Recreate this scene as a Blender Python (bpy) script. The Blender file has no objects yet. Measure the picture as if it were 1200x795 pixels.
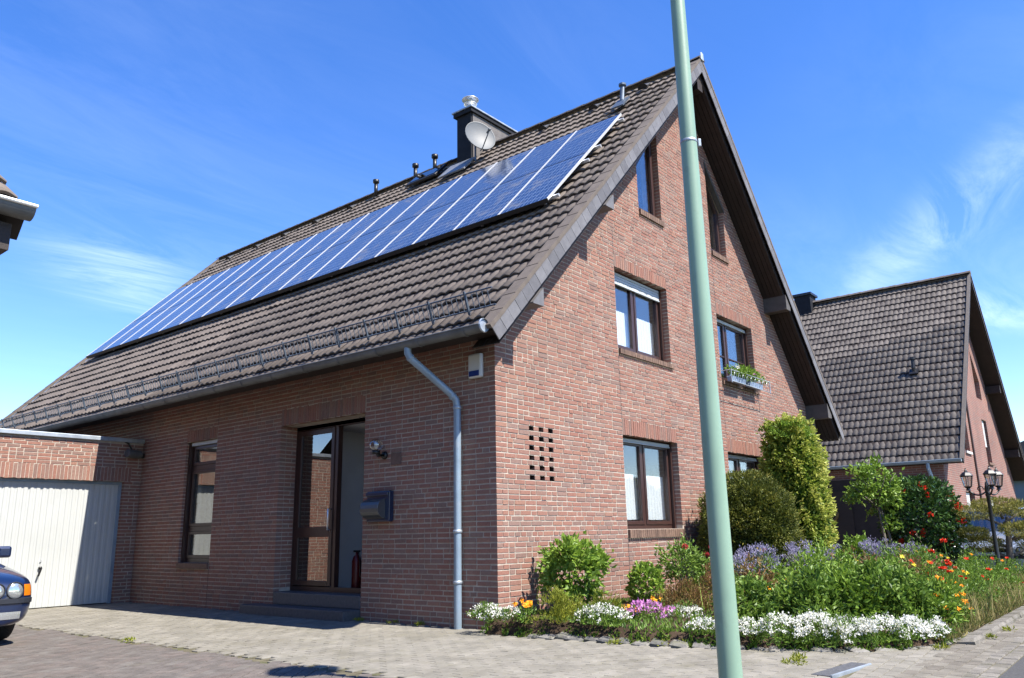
import bpy, math, random
import numpy as np
from mathutils import Matrix, Vector
random.seed(7); RNG = np.random.default_rng(11)
SC = bpy.context.scene
COL = SC.collection
R = math.radians

# ------------------------------------------------------------------ camera, world, sun, exposure
CAM_P = np.array([-7.327, -6.249, 1.06])
CAM_R = np.array([[0.6350026, -0.7722810, -0.0188101], [0.1729715, 0.1658714, -0.9708592], [0.7528961, 0.6132445, 0.2389114]])
cd = bpy.data.cameras.new('camera'); cam = bpy.data.objects.new('camera', cd); COL.objects.link(cam)
r_, d_, f_ = CAM_R
cam.matrix_world = Matrix(((r_[0], -d_[0], -f_[0], CAM_P[0]), (r_[1], -d_[1], -f_[1], CAM_P[1]), (r_[2], -d_[2], -f_[2], CAM_P[2]), (0, 0, 0, 1)))
cd.sensor_width = 36; cd.lens = 931.93 / 1200 * 36; cd.clip_start = .05; cd.clip_end = 4000
SC.camera = cam
SUN_DIR = Vector((.07, -1, 1.42)).normalized()
SUN_EL = math.asin(SUN_DIR.z); SUN_AZ = math.atan2(SUN_DIR.x, SUN_DIR.y)

def nd(nt, typ, **kw):
    n = nt.nodes.new(typ)
    for k, v in kw.items():
        if k.startswith('i_'):
            n.inputs[k[2:].replace('_', ' ')].default_value = v
        else: setattr(n, k, v)
    return n
def ramp(nt, stops, interp='LINEAR'):
    n = nt.nodes.new('ShaderNodeValToRGB'); cr = n.color_ramp; cr.interpolation = interp
    while len(cr.elements) < len(stops): cr.elements.new(.5)
    for e, (p, c) in zip(cr.elements, stops): e.position = p; e.color = (*c, 1) if len(c) == 3 else c
    return n

w = bpy.data.worlds.new('World'); SC.world = w; w.use_nodes = True
nt = w.node_tree; nt.nodes.clear(); L = nt.links.new
sky = nd(nt, 'ShaderNodeTexSky', sky_type='NISHITA', sun_disc=False, sun_elevation=SUN_EL, sun_rotation=SUN_AZ, altitude=0, air_density=1.0, dust_density=0.0, ozone_density=2.6)
tc = nd(nt, 'ShaderNodeTexCoord'); sep = nd(nt, 'ShaderNodeSeparateXYZ'); L(tc.outputs['Generated'], sep.inputs[0])
zc = nd(nt, 'ShaderNodeMath', operation='MAXIMUM'); L(sep.outputs[2], zc.inputs[0]); zc.inputs[1].default_value = .05
dx = nd(nt, 'ShaderNodeMath', operation='DIVIDE'); L(sep.outputs[0], dx.inputs[0]); L(zc.outputs[0], dx.inputs[1])
dy = nd(nt, 'ShaderNodeMath', operation='DIVIDE'); L(sep.outputs[1], dy.inputs[0]); L(zc.outputs[0], dy.inputs[1])
cmb = nd(nt, 'ShaderNodeCombineXYZ'); L(dx.outputs[0], cmb.inputs[0]); L(dy.outputs[0], cmb.inputs[1])
mp = nd(nt, 'ShaderNodeMapping'); mp.inputs['Rotation'].default_value = (0, 0, R(-36)); mp.inputs['Scale'].default_value = (.38, 1.3, 1); mp.inputs['Location'].default_value = (2.3, .9, 0); L(cmb.outputs[0], mp.inputs[0])
n1 = nd(nt, 'ShaderNodeTexNoise', i_Scale=2.0, i_Detail=13, i_Roughness=.68, i_Distortion=.9); L(mp.outputs[0], n1.inputs['Vector'])
n2 = nd(nt, 'ShaderNodeTexNoise', i_Scale=.45, i_Detail=2); L(cmb.outputs[0], n2.inputs['Vector'])
r1 = ramp(nt, [(.38, (0, 0, 0)), (.82, (1, 1, 1))]); L(n1.outputs[0], r1.inputs[0])
r2 = ramp(nt, [(.38, (0, 0, 0)), (.66, (1, 1, 1))]); L(n2.outputs[0], r2.inputs[0])
def cloud_patch(cx, cy, rot, rx, ry):           # one cirrus bank: a soft ellipse on the cloud layer
    mpp = nd(nt, 'ShaderNodeMapping', vector_type='TEXTURE'); mpp.inputs['Location'].default_value = (cx, cy, 0); mpp.inputs['Rotation'].default_value = (0, 0, rot); mpp.inputs['Scale'].default_value = (rx, ry, 1); L(cmb.outputs[0], mpp.inputs[0])
    ln = nd(nt, 'ShaderNodeVectorMath', operation='LENGTH'); L(mpp.outputs[0], ln.inputs[0]); r = nd(nt, 'ShaderNodeMapRange', interpolation_type='SMOOTHSTEP', i_From_Min=0., i_From_Max=1., i_To_Min=1., i_To_Max=0.); L(ln.outputs['Value'], r.inputs[0]); return r.outputs[0]
pa = cloud_patch(1.38, 3.08, R(52), .75, .42); pb = cloud_patch(2.95, .50, R(33), 1.3, .26); pc_ = cloud_patch(4.4, .55, R(-30), 1.1, .5)
mxp = nd(nt, 'ShaderNodeMath', operation='MAXIMUM'); L(pa, mxp.inputs[0]); L(pb, mxp.inputs[1]); mxq = nd(nt, 'ShaderNodeMath', operation='MAXIMUM'); L(mxp.outputs[0], mxq.inputs[0]); L(pc_, mxq.inputs[1])
base_c = nd(nt, 'ShaderNodeMath', operation='MULTIPLY'); L(r2.outputs[0], base_c.inputs[0]); base_c.inputs[1].default_value = .22
sm = nd(nt, 'ShaderNodeMath', operation='MULTIPLY_ADD'); L(mxq.outputs[0], sm.inputs[0]); sm.inputs[1].default_value = 1.15; L(base_c.outputs[0], sm.inputs[2])
mm = nd(nt, 'ShaderNodeMath', operation='MULTIPLY'); L(r1.outputs[0], mm.inputs[0]); L(sm.outputs[0], mm.inputs[1])
m2 = nd(nt, 'ShaderNodeMath', operation='MULTIPLY'); L(mm.outputs[0], m2.inputs[0]); m2.inputs[1].default_value = .46
hs = nd(nt, 'ShaderNodeHueSaturation', i_Hue=.512, i_Saturation=1.30, i_Value=1.33); L(sky.outputs[0], hs.inputs['Color'])
mix = nd(nt, 'ShaderNodeMix', data_type='RGBA'); el = nd(nt, 'ShaderNodeMapRange', interpolation_type='SMOOTHSTEP', i_From_Min=.06, i_From_Max=.30); L(sep.outputs[2], el.inputs[0])
m4_ = nd(nt, 'ShaderNodeMath', operation='MULTIPLY'); L(m2.outputs[0], m4_.inputs[0]); L(el.outputs[0], m4_.inputs[1]); L(m4_.outputs[0], mix.inputs[0]); wb = nd(nt, 'ShaderNodeMix', data_type='RGBA', blend_type='MULTIPLY'); wb.inputs[0].default_value = 1; L(hs.outputs[0], wb.inputs[6]); wb.inputs[7].default_value = (1.02, .975, 1.02, 1); L(wb.outputs[2], mix.inputs[6]); mix.inputs[7].default_value = (9.0, 10.2, 12.0, 1)
bg = nd(nt, 'ShaderNodeBackground', i_Strength=.086); L(mix.outputs[2], bg.inputs[0])
wo = nd(nt, 'ShaderNodeOutputWorld'); L(bg.outputs[0], wo.inputs[0])

sd = bpy.data.lights.new('sun', 'SUN'); sd.energy = 5.0; sd.angle = R(.53); sd.color = (1, .94, .85)
so = bpy.data.objects.new('sun', sd); COL.objects.link(so); so.rotation_euler = SUN_DIR.to_track_quat('Z', 'Y').to_euler(); so.location = (0, -20, 40)
SC.view_settings.view_transform = 'Standard'; SC.view_settings.look = 'None'; SC.view_settings.exposure = 1.35; SC.view_settings.gamma = 1

# ------------------------------------------------------------------ materials
ALB = .64          # swatches below were picked by eye from the picture; this brings them down to real albedo
def alb(c): return tuple(v * ALB for v in c[:3])
def mat(name, col=(.5, .5, .5), rough=.7, var=.0, vscale=4., bump=0., bscale=80., metal=0., spec=.4, tint=None, coat=0., trans=0., stain=None, grime=None, detail=4, vec='pos', stretch=None):
    m = bpy.data.materials.new(name); m.use_nodes = True; nt = m.node_tree; nt.nodes.clear(); L = nt.links.new
    if metal < .5:
        col = alb(col); tint = [(q, alb(c)) for q, c in tint] if tint else None
        stain, grime = [((alb(q[0]),) + tuple(q[1:])) if q else None for q in (stain, grime)]
    out = nd(nt, 'ShaderNodeOutputMaterial'); p = nd(nt, 'ShaderNodeBsdfPrincipled')
    p.inputs['Roughness'].default_value = rough; p.inputs['Metallic'].default_value = metal; p.inputs['Specular IOR Level'].default_value = spec
    if coat: p.inputs['Coat Weight'].default_value = coat; p.inputs['Coat Roughness'].default_value = .04
    if vec == 'pos': g = nd(nt, 'ShaderNodeNewGeometry'); V = g.outputs['Position']
    else: g = nd(nt, 'ShaderNodeTexCoord'); V = g.outputs['Object']
    if stretch:
        mpn = nd(nt, 'ShaderNodeMapping'); mpn.inputs['Scale'].default_value = stretch; L(V, mpn.inputs[0]); VS = mpn.outputs[0]
    else: VS = V
    if tint:
        a = nd(nt, 'ShaderNodeAttribute', attribute_name='tint'); rp = ramp(nt, tint); L(a.outputs['Fac'], rp.inputs[0]); c = rp.outputs[0]
    else:
        rgb = nd(nt, 'ShaderNodeRGB'); rgb.outputs[0].default_value = (*col, 1); c = rgb.outputs[0]
    if var:
        n = nd(nt, 'ShaderNodeTexNoise', i_Scale=vscale, i_Detail=detail, i_Roughness=.6); L(VS, n.inputs['Vector'])
        mr = nd(nt, 'ShaderNodeMapRange', i_From_Min=.28, i_From_Max=.72, i_To_Min=1 - var, i_To_Max=1 + var); L(n.outputs[0], mr.inputs[0])
        mx = nd(nt, 'ShaderNodeMix', data_type='RGBA', blend_type='MULTIPLY'); mx.inputs[0].default_value = 1; L(c, mx.inputs[6]); L(mr.outputs[0], mx.inputs[7]); c = mx.outputs[2]
    for stain in [q for q in (stain, grime) if q]:   # (colour, scale, low, high, amount)
        n = nd(nt, 'ShaderNodeTexNoise', i_Scale=stain[1], i_Detail=6, i_Roughness=.65); L(V, n.inputs['Vector'])
        rp2 = ramp(nt, [(stain[2], (0, 0, 0)), (stain[3], (1, 1, 1))]); L(n.outputs[0], rp2.inputs[0])
        ml = nd(nt, 'ShaderNodeMath', operation='MULTIPLY'); L(rp2.outputs[0], ml.inputs[0]); ml.inputs[1].default_value = stain[4]
        mx = nd(nt, 'ShaderNodeMix', data_type='RGBA'); L(ml.outputs[0], mx.inputs[0]); L(c, mx.inputs[6]); mx.inputs[7].default_value = (*stain[0], 1); c = mx.outputs[2]
    L(c, p.inputs['Base Color'])
    if bump:
        n = nd(nt, 'ShaderNodeTexNoise', i_Scale=bscale, i_Detail=5, i_Roughness=.6); L(VS, n.inputs['Vector'])
        b = nd(nt, 'ShaderNodeBump', i_Strength=bump, i_Distance=.01); L(n.outputs[0], b.inputs['Height']); L(b.outputs[0], p.inputs['Normal'])
    if trans:
        t = nd(nt, 'ShaderNodeBsdfTranslucent'); L(c, t.inputs[0]); ms = nd(nt, 'ShaderNodeMixShader'); ms.inputs[0].default_value = trans
        L(p.outputs[0], ms.inputs[1]); L(t.outputs[0], ms.inputs[2]); L(ms.outputs[0], out.inputs[0])
    else: L(p.outputs[0], out.inputs[0])
    return m
def glass_mat(name, tint=(.75, .8, .8), lo=.12, rough=.0):
    m = bpy.data.materials.new(name); m.use_nodes = True; nt = m.node_tree; nt.nodes.clear(); L = nt.links.new
    out = nd(nt, 'ShaderNodeOutputMaterial'); t = nd(nt, 'ShaderNodeBsdfTransparent'); t.inputs[0].default_value = (*tint, 1)
    g = nd(nt, 'ShaderNodeBsdfGlossy', i_Roughness=rough); g.inputs[0].default_value = (1, 1, 1, 1)
    fr = nd(nt, 'ShaderNodeLayerWeight', i_Blend=.5); mr = nd(nt, 'ShaderNodeMapRange', i_To_Min=lo, i_To_Max=.95)
    pw = nd(nt, 'ShaderNodeMath', operation='POWER'); L(fr.outputs['Facing'], pw.inputs[0]); pw.inputs[1].default_value = 3.6; L(pw.outputs[0], mr.inputs[0])
    ms = nd(nt, 'ShaderNodeMixShader'); L(mr.outputs[0], ms.inputs[0]); L(t.outputs[0], ms.inputs[1]); L(g.outputs[0], ms.inputs[2]); L(ms.outputs[0], out.inputs[0])
    return m

BRICK_STOPS = [(0, (.285, .178, .145)), (.12, (.325, .190, .150)), (.3, (.360, .182, .138)), (.5, (.380, .192, .143)), (.65, (.350, .165, .124)), (.8, (.400, .215, .155)), (.92, (.360, .220, .175)), (1, (.310, .200, .165))]
M = {}
M['brick'] = mat('brick', rough=.88, tint=BRICK_STOPS, var=.15, vscale=38, bump=.55, bscale=120, spec=.2, stain=((.46, .38, .31), 9, .56, .8, .35), grime=((.19, .115, .095), .7, .50, .72, .28))
M['mortar'] = mat('mortar', (.60, .52, .43), .95, var=.2, vscale=12, bump=.4, bscale=150, spec=.1, grime=((.30, .25, .20), .7, .5, .72, .4), stain=((.34, .28, .23), 3.1, .52, .7, .4))
M['sillbrick'] = mat('sill_brick', (.33, .20, .13), .8, var=.25, vscale=20, bump=.3, tint=[(0, (.17, .105, .075)), (.5, (.22, .135, .095)), (1, (.26, .165, .115))])
TILE = [(0, (.178, .146, .122)), (.35, (.198, .164, .138)), (.7, (.212, .176, .148)), (1, (.232, .192, .162))]
M['tile'] = mat('roof_tile', rough=.82, tint=TILE, var=.18, vscale=14, bump=.35, bscale=180, spec=.25, stain=((.26, .23, .19), 2.3, .55, .72, .3), grime=((.13, .108, .09), 1.1, .52, .74, .4))
TILE2 = [(0, (.125, .108, .096)), (.35, (.148, .128, .112)), (.7, (.165, .144, .126)), (1, (.19, .165, .145))]
M['tile2'] = mat('grey_roof_tile', rough=.7, tint=TILE2, var=.18, vscale=12, bump=.3, bscale=150, spec=.3, stain=((.25, .22, .12), 6, .68, .8, .4))
M['ridge'] = mat('ridge_tile', (.075, .066, .062), .85, var=.2, vscale=8, bump=.3)
M['verge'] = mat('verge_tile', (.165, .135, .112), .85, var=.2, vscale=6, bump=.3)
M['slate'] = mat('slate', rough=.62, tint=[(0, (.145, .140, .146)), (.5, (.18, .175, .182)), (1, (.215, .210, .218))], var=.15, vscale=10, bump=.2)
M['wood'] = mat('brown_wood', (.035, .022, .016), .6, var=.3, vscale=5, stretch=(1, 1, 14), bump=.2, bscale=30)
M['soffit'] = mat('soffit_wood', (.030, .019, .015), .7, var=.3, vscale=6, bump=.2, bscale=30)
M['greywood'] = mat('grey_painted_wood', (.11, .098, .088), .7, var=.2, vscale=9, bump=.15)
M['frame'] = mat('brown_window_frame', (.060, .028, .022), .42, var=.12, vscale=15, spec=.5)
M['zinc'] = mat('zinc', (.34, .38, .42), .5, var=.25, vscale=5, metal=.55, stain=((.22, .25, .28), 3.5, .5, .7, .5))
M['zincdark'] = mat('weathered_zinc', (.20, .21, .215), .55, var=.25, vscale=5, metal=.3, stain=((.12, .12, .12), 4, .5, .7, .5))
M['pipe'] = mat('zinc_downpipe', (.33, .43, .53), .42, var=.14, vscale=4, metal=.25, stain=((.44, .49, .53), 5, .5, .7, .5))
M['steel'] = mat('galvanised_steel', (.10, .125, .155), .45, var=.2, vscale=8, metal=.5)
M['alu'] = mat('aluminium', (.72, .74, .76), .35, metal=.7, var=.06, vscale=10)
M['panelframe'] = mat('panel_frame', (.80, .82, .84), .35, metal=.3)
M['white'] = mat('white_paint', (.78, .78, .76), .45, var=.05, vscale=2)
M['shutter'] = mat('shutter_slat', (.62, .66, .68), .5, var=.06, vscale=6)
M['gdoor'] = mat('garage_door_white', (.62, .64, .62), .45, var=.05, vscale=1.4, stain=((.55, .56, .54), 1.6, .6, .8, .25))
M['curtain'] = mat('curtain', (1.25, 1.26, 1.27), .9, trans=.15, var=.05, vscale=30)
M['black'] = mat('black_metal', (.012, .012, .013), .42, var=.1, vscale=20, spec=.5)
M['darkslate'] = mat('chimney_slate', (.022, .024, .030), .75, spec=.15, var=.25, vscale=7, bump=.2)
M['chimside'] = mat('chimney_sunlit_side', (.17, .155, .145), .7, var=.25, vscale=6, bump=.2)  # lighter colour painted on the sunlit chimney face only
M['lead'] = mat('lead_flashing', (.30, .32, .34), .5, metal=.4, var=.3, vscale=8)
M['dish'] = mat('dish_paint', (.15, .165, .175), .55, var=.06, vscale=4)
M['plaster'] = mat('hall_plaster', (.85, .86, .88), .9, var=.05, vscale=3)
M['floor'] = mat('hall_floor', (.10, .07, .06), .4, var=.2, vscale=4)
M['stone'] = mat('step_stone', (.115, .118, .125), .6, var=.22, vscale=25, bump=.15)
M['glass'] = glass_mat('window_glass', (.95, .97, .97), .09)
M['doorglass'] = glass_mat('door_glass', (.30, .29, .26), .22)
M['carglass'] = glass_mat('car_glass', (.25, .28, .28), .12)
M['lampglass'] = glass_mat('lamp_glass', (.8, .82, .82), .14)
M['clearbulb'] = mat('bulb', (.7, .68, .62), .3)
M['pole'] = mat('green_pole_paint', (.30, .455, .335), .42, var=.10, vscale=1.6, spec=.45, stain=((.33, .47, .37), 7, .6, .8, .5), grime=((.17, .22, .16), 3.2, .56, .70, .5), bump=.05, bscale=30)
M['lamphead'] = mat('lamp_hood', (.16, .24, .19), .5)
M['asphalt'] = mat('asphalt', (.105, .104, .104), .92, var=.25, vscale=60, bump=.6, bscale=160, spec=.2, detail=6)
M['paver'] = mat('paver', rough=.92, tint=[(0, (.265, .250, .212)), (.5, (.285, .268, .228)), (1, (.31, .29, .248))], var=.22, vscale=2.6, bump=.4, bscale=140, spec=.15, stain=((.16, .145, .105), 1.1, .50, .72, .55), grime=((.20, .185, .12), 5, .5, .75, .5))
M['cobble'] = mat('cobble', rough=.92, tint=[(0, (.160, .143, .130)), (.5, (.176, .157, .143)), (.8, (.186, .157, .141)), (1, (.192, .178, .162))], var=.28, vscale=7, bump=.5, bscale=110, spec=.15, stain=((.15, .14, .07), 1.5, .58, .75, .5))
M['greypaver'] = mat('grey_paver', rough=.92, tint=[(0, (.20, .18, .15)), (.5, (.23, .21, .175)), (1, (.26, .24, .20))], var=.25, vscale=5, bump=.4, bscale=130, spec=.15, stain=((.15, .14, .11), 1.7, .52, .72, .5))
M['joint'] = mat('joint_sand', (.165, .148, .10), .98, var=.35, vscale=6, bump=.6, bscale=120, spec=.1, stain=((.09, .11, .035), 2.2, .5, .66, .75))
M['ground'] = mat('ground', (.11, .12, .055), .98, var=.35, vscale=2, bump=.5, bscale=60, spec=.1)
M['soil'] = mat('soil', (.075, .052, .035), .98, var=.35, vscale=14, bump=.9, bscale=60, spec=.1)
M['kerb'] = mat('kerb_stone', rough=.92, tint=[(0, (.20, .185, .16)), (1, (.28, .26, .225))], var=.25, vscale=8, bump=.5, bscale=90, spec=.15, stain=((.12, .115, .06), 3, .5, .7, .6))
M['rock'] = mat('rough_rock', rough=.92, tint=[(0, (.17, .165, .155)), (1, (.29, .275, .25))], var=.3, vscale=14, bump=.7, bscale=50, spec=.15, stain=((.12, .13, .05), 5, .5, .68, .7))
def leafm(n, stops, trans=.32, rough=.5):
    stops = [(q, tuple(v * 1.38 for v in c)) for q, c in stops]; return mat(n, rough=rough, tint=stops, trans=trans, spec=.35)
M['leaf_bright'] = leafm('bright_leaf', [(0, (.075, .14, .018)), (.5, (.16, .27, .03)), (1, (.28, .40, .055))])
M['leaf_mid'] = leafm('mid_leaf', [(0, (.060, .115, .018)), (.5, (.135, .235, .032)), (1, (.23, .33, .055))])
M['leaf_gloss'] = leafm('glossy_leaf', [(0, (.022, .055, .014)), (.5, (.045, .10, .022)), (1, (.09, .16, .035))], .15, .28)
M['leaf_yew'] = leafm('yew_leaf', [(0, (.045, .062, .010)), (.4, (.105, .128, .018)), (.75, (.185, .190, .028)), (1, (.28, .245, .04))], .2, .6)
M['leaf_ivy'] = leafm('ivy_leaf', [(0, (.06, .12, .014)), (.35, (.17, .26, .03)), (.7, (.34, .39, .06)), (1, (.48, .49, .11))], .3, .55)
M['leaf_yellow'] = leafm('heather_leaf', [(0, (.13, .16, .018)), (.5, (.25, .28, .028)), (1, (.38, .38, .04))], .3, .6)
M['leaf_red'] = leafm('reddish_leaf', [(0, (.10, .05, .028)), (.4, (.20, .12, .04)), (.75, (.24, .19, .05)), (1, (.26, .07, .06))], .3, .55)
M['leaf_grey'] = leafm('grey_green_leaf', [(0, (.085, .12, .065)), (.6, (.14, .18, .10)), (1, (.20, .23, .14))], .3, .6)
M['leaf_pine'] = leafm('pine_needle', [(0, (.09, .105, .018)), (.5, (.21, .21, .035)), (1, (.38, .33, .075))], .2, .6)
M['straw'] = leafm('straw_blade', [(0, (.12, .15, .03)), (.5, (.24, .21, .07)), (1, (.38, .30, .13))], .35, .7)
def flow(n, c, c2=None, tr=.25):
    c, c2 = [tuple(min(1.3, v * 1.45) for v in q) if q else None for q in (c, c2)]; return mat(n, rough=.6, tint=[(0, c), (1, c2 or c)], trans=tr, spec=.2)
M['fl_white'] = flow('white_petal', (.72, .72, .64), (.88, .87, .80))
M['fl_orange'] = flow('orange_petal', (.80, .26, .01), (.85, .42, .02))
M['fl_red'] = flow('red_petal', (.62, .025, .012), (.75, .06, .02))
M['fl_crimson'] = flow('crimson_petal', (.36, .02, .03), (.5, .05, .06))
M['fl_pink'] = flow('pink_petal', (.55, .20, .48), (.70, .36, .62))
M['fl_lav'] = flow('lavender_petal', (.24, .22, .34), (.36, .34, .46))
M['fl_yellow'] = flow('yellow_petal', (.75, .60, .03), (.80, .70, .10))
M['bark'] = mat('bark', (.16, .135, .11), .9, var=.3, vscale=20, bump=.5, bscale=40)
M['paintblue'] = mat('blue_car_paint', (.006, .020, .080), .32, metal=.25, coat=1., spec=.5)
M['paintsilver'] = mat('silver_car_paint', (.36, .41, .47), .3, metal=.5, coat=1.)
M['rubber'] = mat('tyre_rubber', (.018, .018, .018), .85)
M['trim'] = mat('dark_plastic', (.022, .025, .035), .55)
M['rim'] = mat('wheel_rim', (.5, .5, .5), .3, metal=.8)
M['lens'] = mat('headlight_reflector', (.62, .66, .68), .12, metal=.8)
M['amber'] = mat('amber_lens', (.75, .20, .01), .2, coat=1.)
M['mailbox'] = mat('mailbox_blue', (.020, .036, .085), .35, coat=.4)
M['mailfront'] = mat('mailbox_flap', (.13, .135, .14), .3, metal=.6)
M['blue'] = mat('blue_plastic', (.01, .04, .22), .4)
M['extred'] = mat('extinguisher_red', (.14, .010, .009), .4)
M['planter'] = mat('blue_planter', (.32, .42, .58), .5)
M['brass'] = mat('brass', (.35, .25, .10), .4, metal=.8)

# procedural brick for far walls (courses there are below three pixels)
def far_brick(name, axis):
    m = bpy.data.materials.new(name); m.use_nodes = True; nt = m.node_tree; nt.nodes.clear(); L = nt.links.new
    out = nd(nt, 'ShaderNodeOutputMaterial'); p = nd(nt, 'ShaderNodeBsdfPrincipled', i_Roughness=.9)
    g = nd(nt, 'ShaderNodeNewGeometry'); s = nd(nt, 'ShaderNodeSeparateXYZ'); c = nd(nt, 'ShaderNodeCombineXYZ'); L(g.outputs['Position'], s.inputs[0])
    ad = nd(nt, 'ShaderNodeMath', operation='ADD'); L(s.outputs[0], ad.inputs[0]); L(s.outputs[1], ad.inputs[1]); L(ad.outputs[0], c.inputs[0]); L(s.outputs[2], c.inputs[1])   # runs along either wall direction
    b = nd(nt, 'ShaderNodeTexBrick', offset=.5, i_Scale=1., i_Mortar_Size=.006, i_Brick_Width=.222, i_Row_Height=.0625, i_Mortar_Smooth=.2)
    b.inputs['Color1'].default_value = (.21, .080, .058, 1); b.inputs['Color2'].default_value = (.165, .083, .067, 1); b.inputs['Mortar'].default_value = (.27, .23, .19, 1); L(c.outputs[0], b.inputs['Vector'])
    n = nd(nt, 'ShaderNodeTexNoise', i_Scale=1.2, i_Detail=5); L(g.outputs['Position'], n.inputs['Vector'])
    mr = nd(nt, 'ShaderNodeMapRange', i_From_Min=.3, i_From_Max=.7, i_To_Min=.8, i_To_Max=1.15); L(n.outputs[0], mr.inputs[0])
    mx = nd(nt, 'ShaderNodeMix', data_type='RGBA', blend_type='MULTIPLY'); mx.inputs[0].default_value = 1; L(b.outputs[0], mx.inputs[6]); L(mr.outputs[0], mx.inputs[7])
    L(mx.outputs[2], p.inputs['Base Color'])
    bp = nd(nt, 'ShaderNodeBump', i_Strength=.6, i_Distance=.008, invert=True); L(b.outputs['Fac'], bp.inputs['Height']); L(bp.outputs[0], p.inputs['Normal'])
    L(p.outputs[0], out.inputs[0]); return m
M['farbrick_x'] = far_brick('far_brick_gable', 0); M['farbrick_y'] = far_brick('far_brick_side', 1)

def panel_mat():
    m = bpy.data.materials.new('solar_cells'); m.use_nodes = True; nt = m.node_tree; nt.nodes.clear(); L = nt.links.new
    out = nd(nt, 'ShaderNodeOutputMaterial'); p = nd(nt, 'ShaderNodeBsdfPrincipled', i_Roughness=.13); p.inputs['Coat Weight'].default_value = .35; p.inputs['Coat Roughness'].default_value = .06
    t = nd(nt, 'ShaderNodeTexCoord'); g = nd(nt, 'ShaderNodeNewGeometry')
    b = nd(nt, 'ShaderNodeTexBrick', offset=0, i_Scale=1., i_Mortar_Size=.0075, i_Brick_Width=.158, i_Row_Height=.160, i_Mortar_Smooth=.1); L(t.outputs['Object'], b.inputs['Vector'])
    b.inputs['Color1'].default_value = (.017, .028, .066, 1); b.inputs['Color2'].default_value = (.023, .037, .085, 1); b.inputs['Mortar'].default_value = (.16, .205, .28, 1)
    wv = nd(nt, 'ShaderNodeTexBrick', offset=0, i_Scale=1., i_Mortar_Size=.0042, i_Brick_Width=.079, i_Row_Height=9., i_Mortar_Smooth=.1); L(t.outputs['Object'], wv.inputs['Vector'])
    wv.inputs['Color1'].default_value = wv.inputs['Color2'].default_value = (0, 0, 0, 1); wv.inputs['Mortar'].default_value = (1, 1, 1, 1)
    m0 = nd(nt, 'ShaderNodeMix', data_type='RGBA'); L(wv.outputs[0], m0.inputs[0]); L(b.outputs[0], m0.inputs[6]); m0.inputs[7].default_value = (.12, .17, .28, 1)
    v = nd(nt, 'ShaderNodeTexVoronoi', i_Scale=70); L(g.outputs['Position'], v.inputs['Vector'])
    mr = nd(nt, 'ShaderNodeMapRange', i_To_Min=.8, i_To_Max=1.25); L(v.outputs['Color'], mr.inputs[0])
    mx = nd(nt, 'ShaderNodeMix', data_type='RGBA', blend_type='MULTIPLY'); mx.inputs[0].default_value = 1; L(m0.outputs[2], mx.inputs[6]); L(mr.outputs[0], mx.inputs[7])
    n = nd(nt, 'ShaderNodeTexNoise', i_Scale=2.0, i_Detail=7, i_Roughness=.62, i_Distortion=.8); L(g.outputs['Position'], n.inputs['Vector'])
    rp = ramp(nt, [(.53, (0, 0, 0)), (.70, (1, 1, 1))]); L(n.outputs[0], rp.inputs[0]); ml = nd(nt, 'ShaderNodeMath', operation='MULTIPLY'); ml.inputs[1].default_value = .5; L(rp.outputs[0], ml.inputs[0])
    m3 = nd(nt, 'ShaderNodeMix', data_type='RGBA'); L(ml.outputs[0], m3.inputs[0]); L(mx.outputs[2], m3.inputs[6]); m3.inputs[7].default_value = (.20, .195, .185, 1)
    L(m3.outputs[2], p.inputs['Base Color'])
    r3 = nd(nt, 'ShaderNodeMapRange', i_To_Min=.12, i_To_Max=.5); L(rp.outputs[0], r3.inputs[0]); L(r3.outputs[0], p.inputs['Roughness'])
    L(p.outputs[0], out.inputs[0]); return m
M['cells'] = panel_mat()

# ------------------------------------------------------------------ builders
WM = {}
def wm(o): return WM.get(o.name, Matrix.Identity(4))
def meta(o, label=None, cat=None, group=None, kind=None):
    if label: o['label'] = label
    if cat: o['category'] = cat
    if group: o['group'] = group
    if kind: o['kind'] = kind
    return o
def link(o, parent=None, local=False):
    COL.objects.link(o)
    if parent:
        o.parent = parent
        if not local: o.matrix_parent_inverse = wm(parent).inverted()
def thing(name, label, cat, loc, group=None, rotz=0.):
    o = bpy.data.objects.new(name, None); o.location = loc; o.rotation_euler = (0, 0, rotz); o.empty_display_size = .2
    COL.objects.link(o); WM[o.name] = Matrix.Translation(loc) @ Matrix.Rotation(rotz, 4, 'Z'); return meta(o, label, cat, group)
def mk_mesh(name, V, Fs, m=None, tint=None, smooth=False):
    me = bpy.data.meshes.new(name)
    V = np.asarray(V, dtype=np.float32).reshape(-1, 3)
    if isinstance(Fs, np.ndarray):
        k = Fs.shape[1]; nf = len(Fs); loops = Fs.ravel().astype(np.int32); starts = np.arange(nf, dtype=np.int32) * k
        me.vertices.add(len(V)); me.vertices.foreach_set('co', V.ravel()); me.loops.add(len(loops)); me.loops.foreach_set('vertex_index', loops)
        me.polygons.add(nf); me.polygons.foreach_set('loop_start', starts); me.update(calc_edges=True)
    else:
        me.from_pydata([tuple(v) for v in V], [], Fs); me.update()
    if tint is not None:
        a = me.attributes.new('tint', 'FLOAT', 'POINT'); a.data.foreach_set('value', np.asarray(tint, dtype=np.float32))
    if m: me.materials.append(m)
    me.polygons.foreach_set('use_smooth', np.full(len(me.polygons), bool(smooth)))
    if smooth == 'auto': me.set_sharp_from_angle(angle=R(35))
    return me
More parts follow.
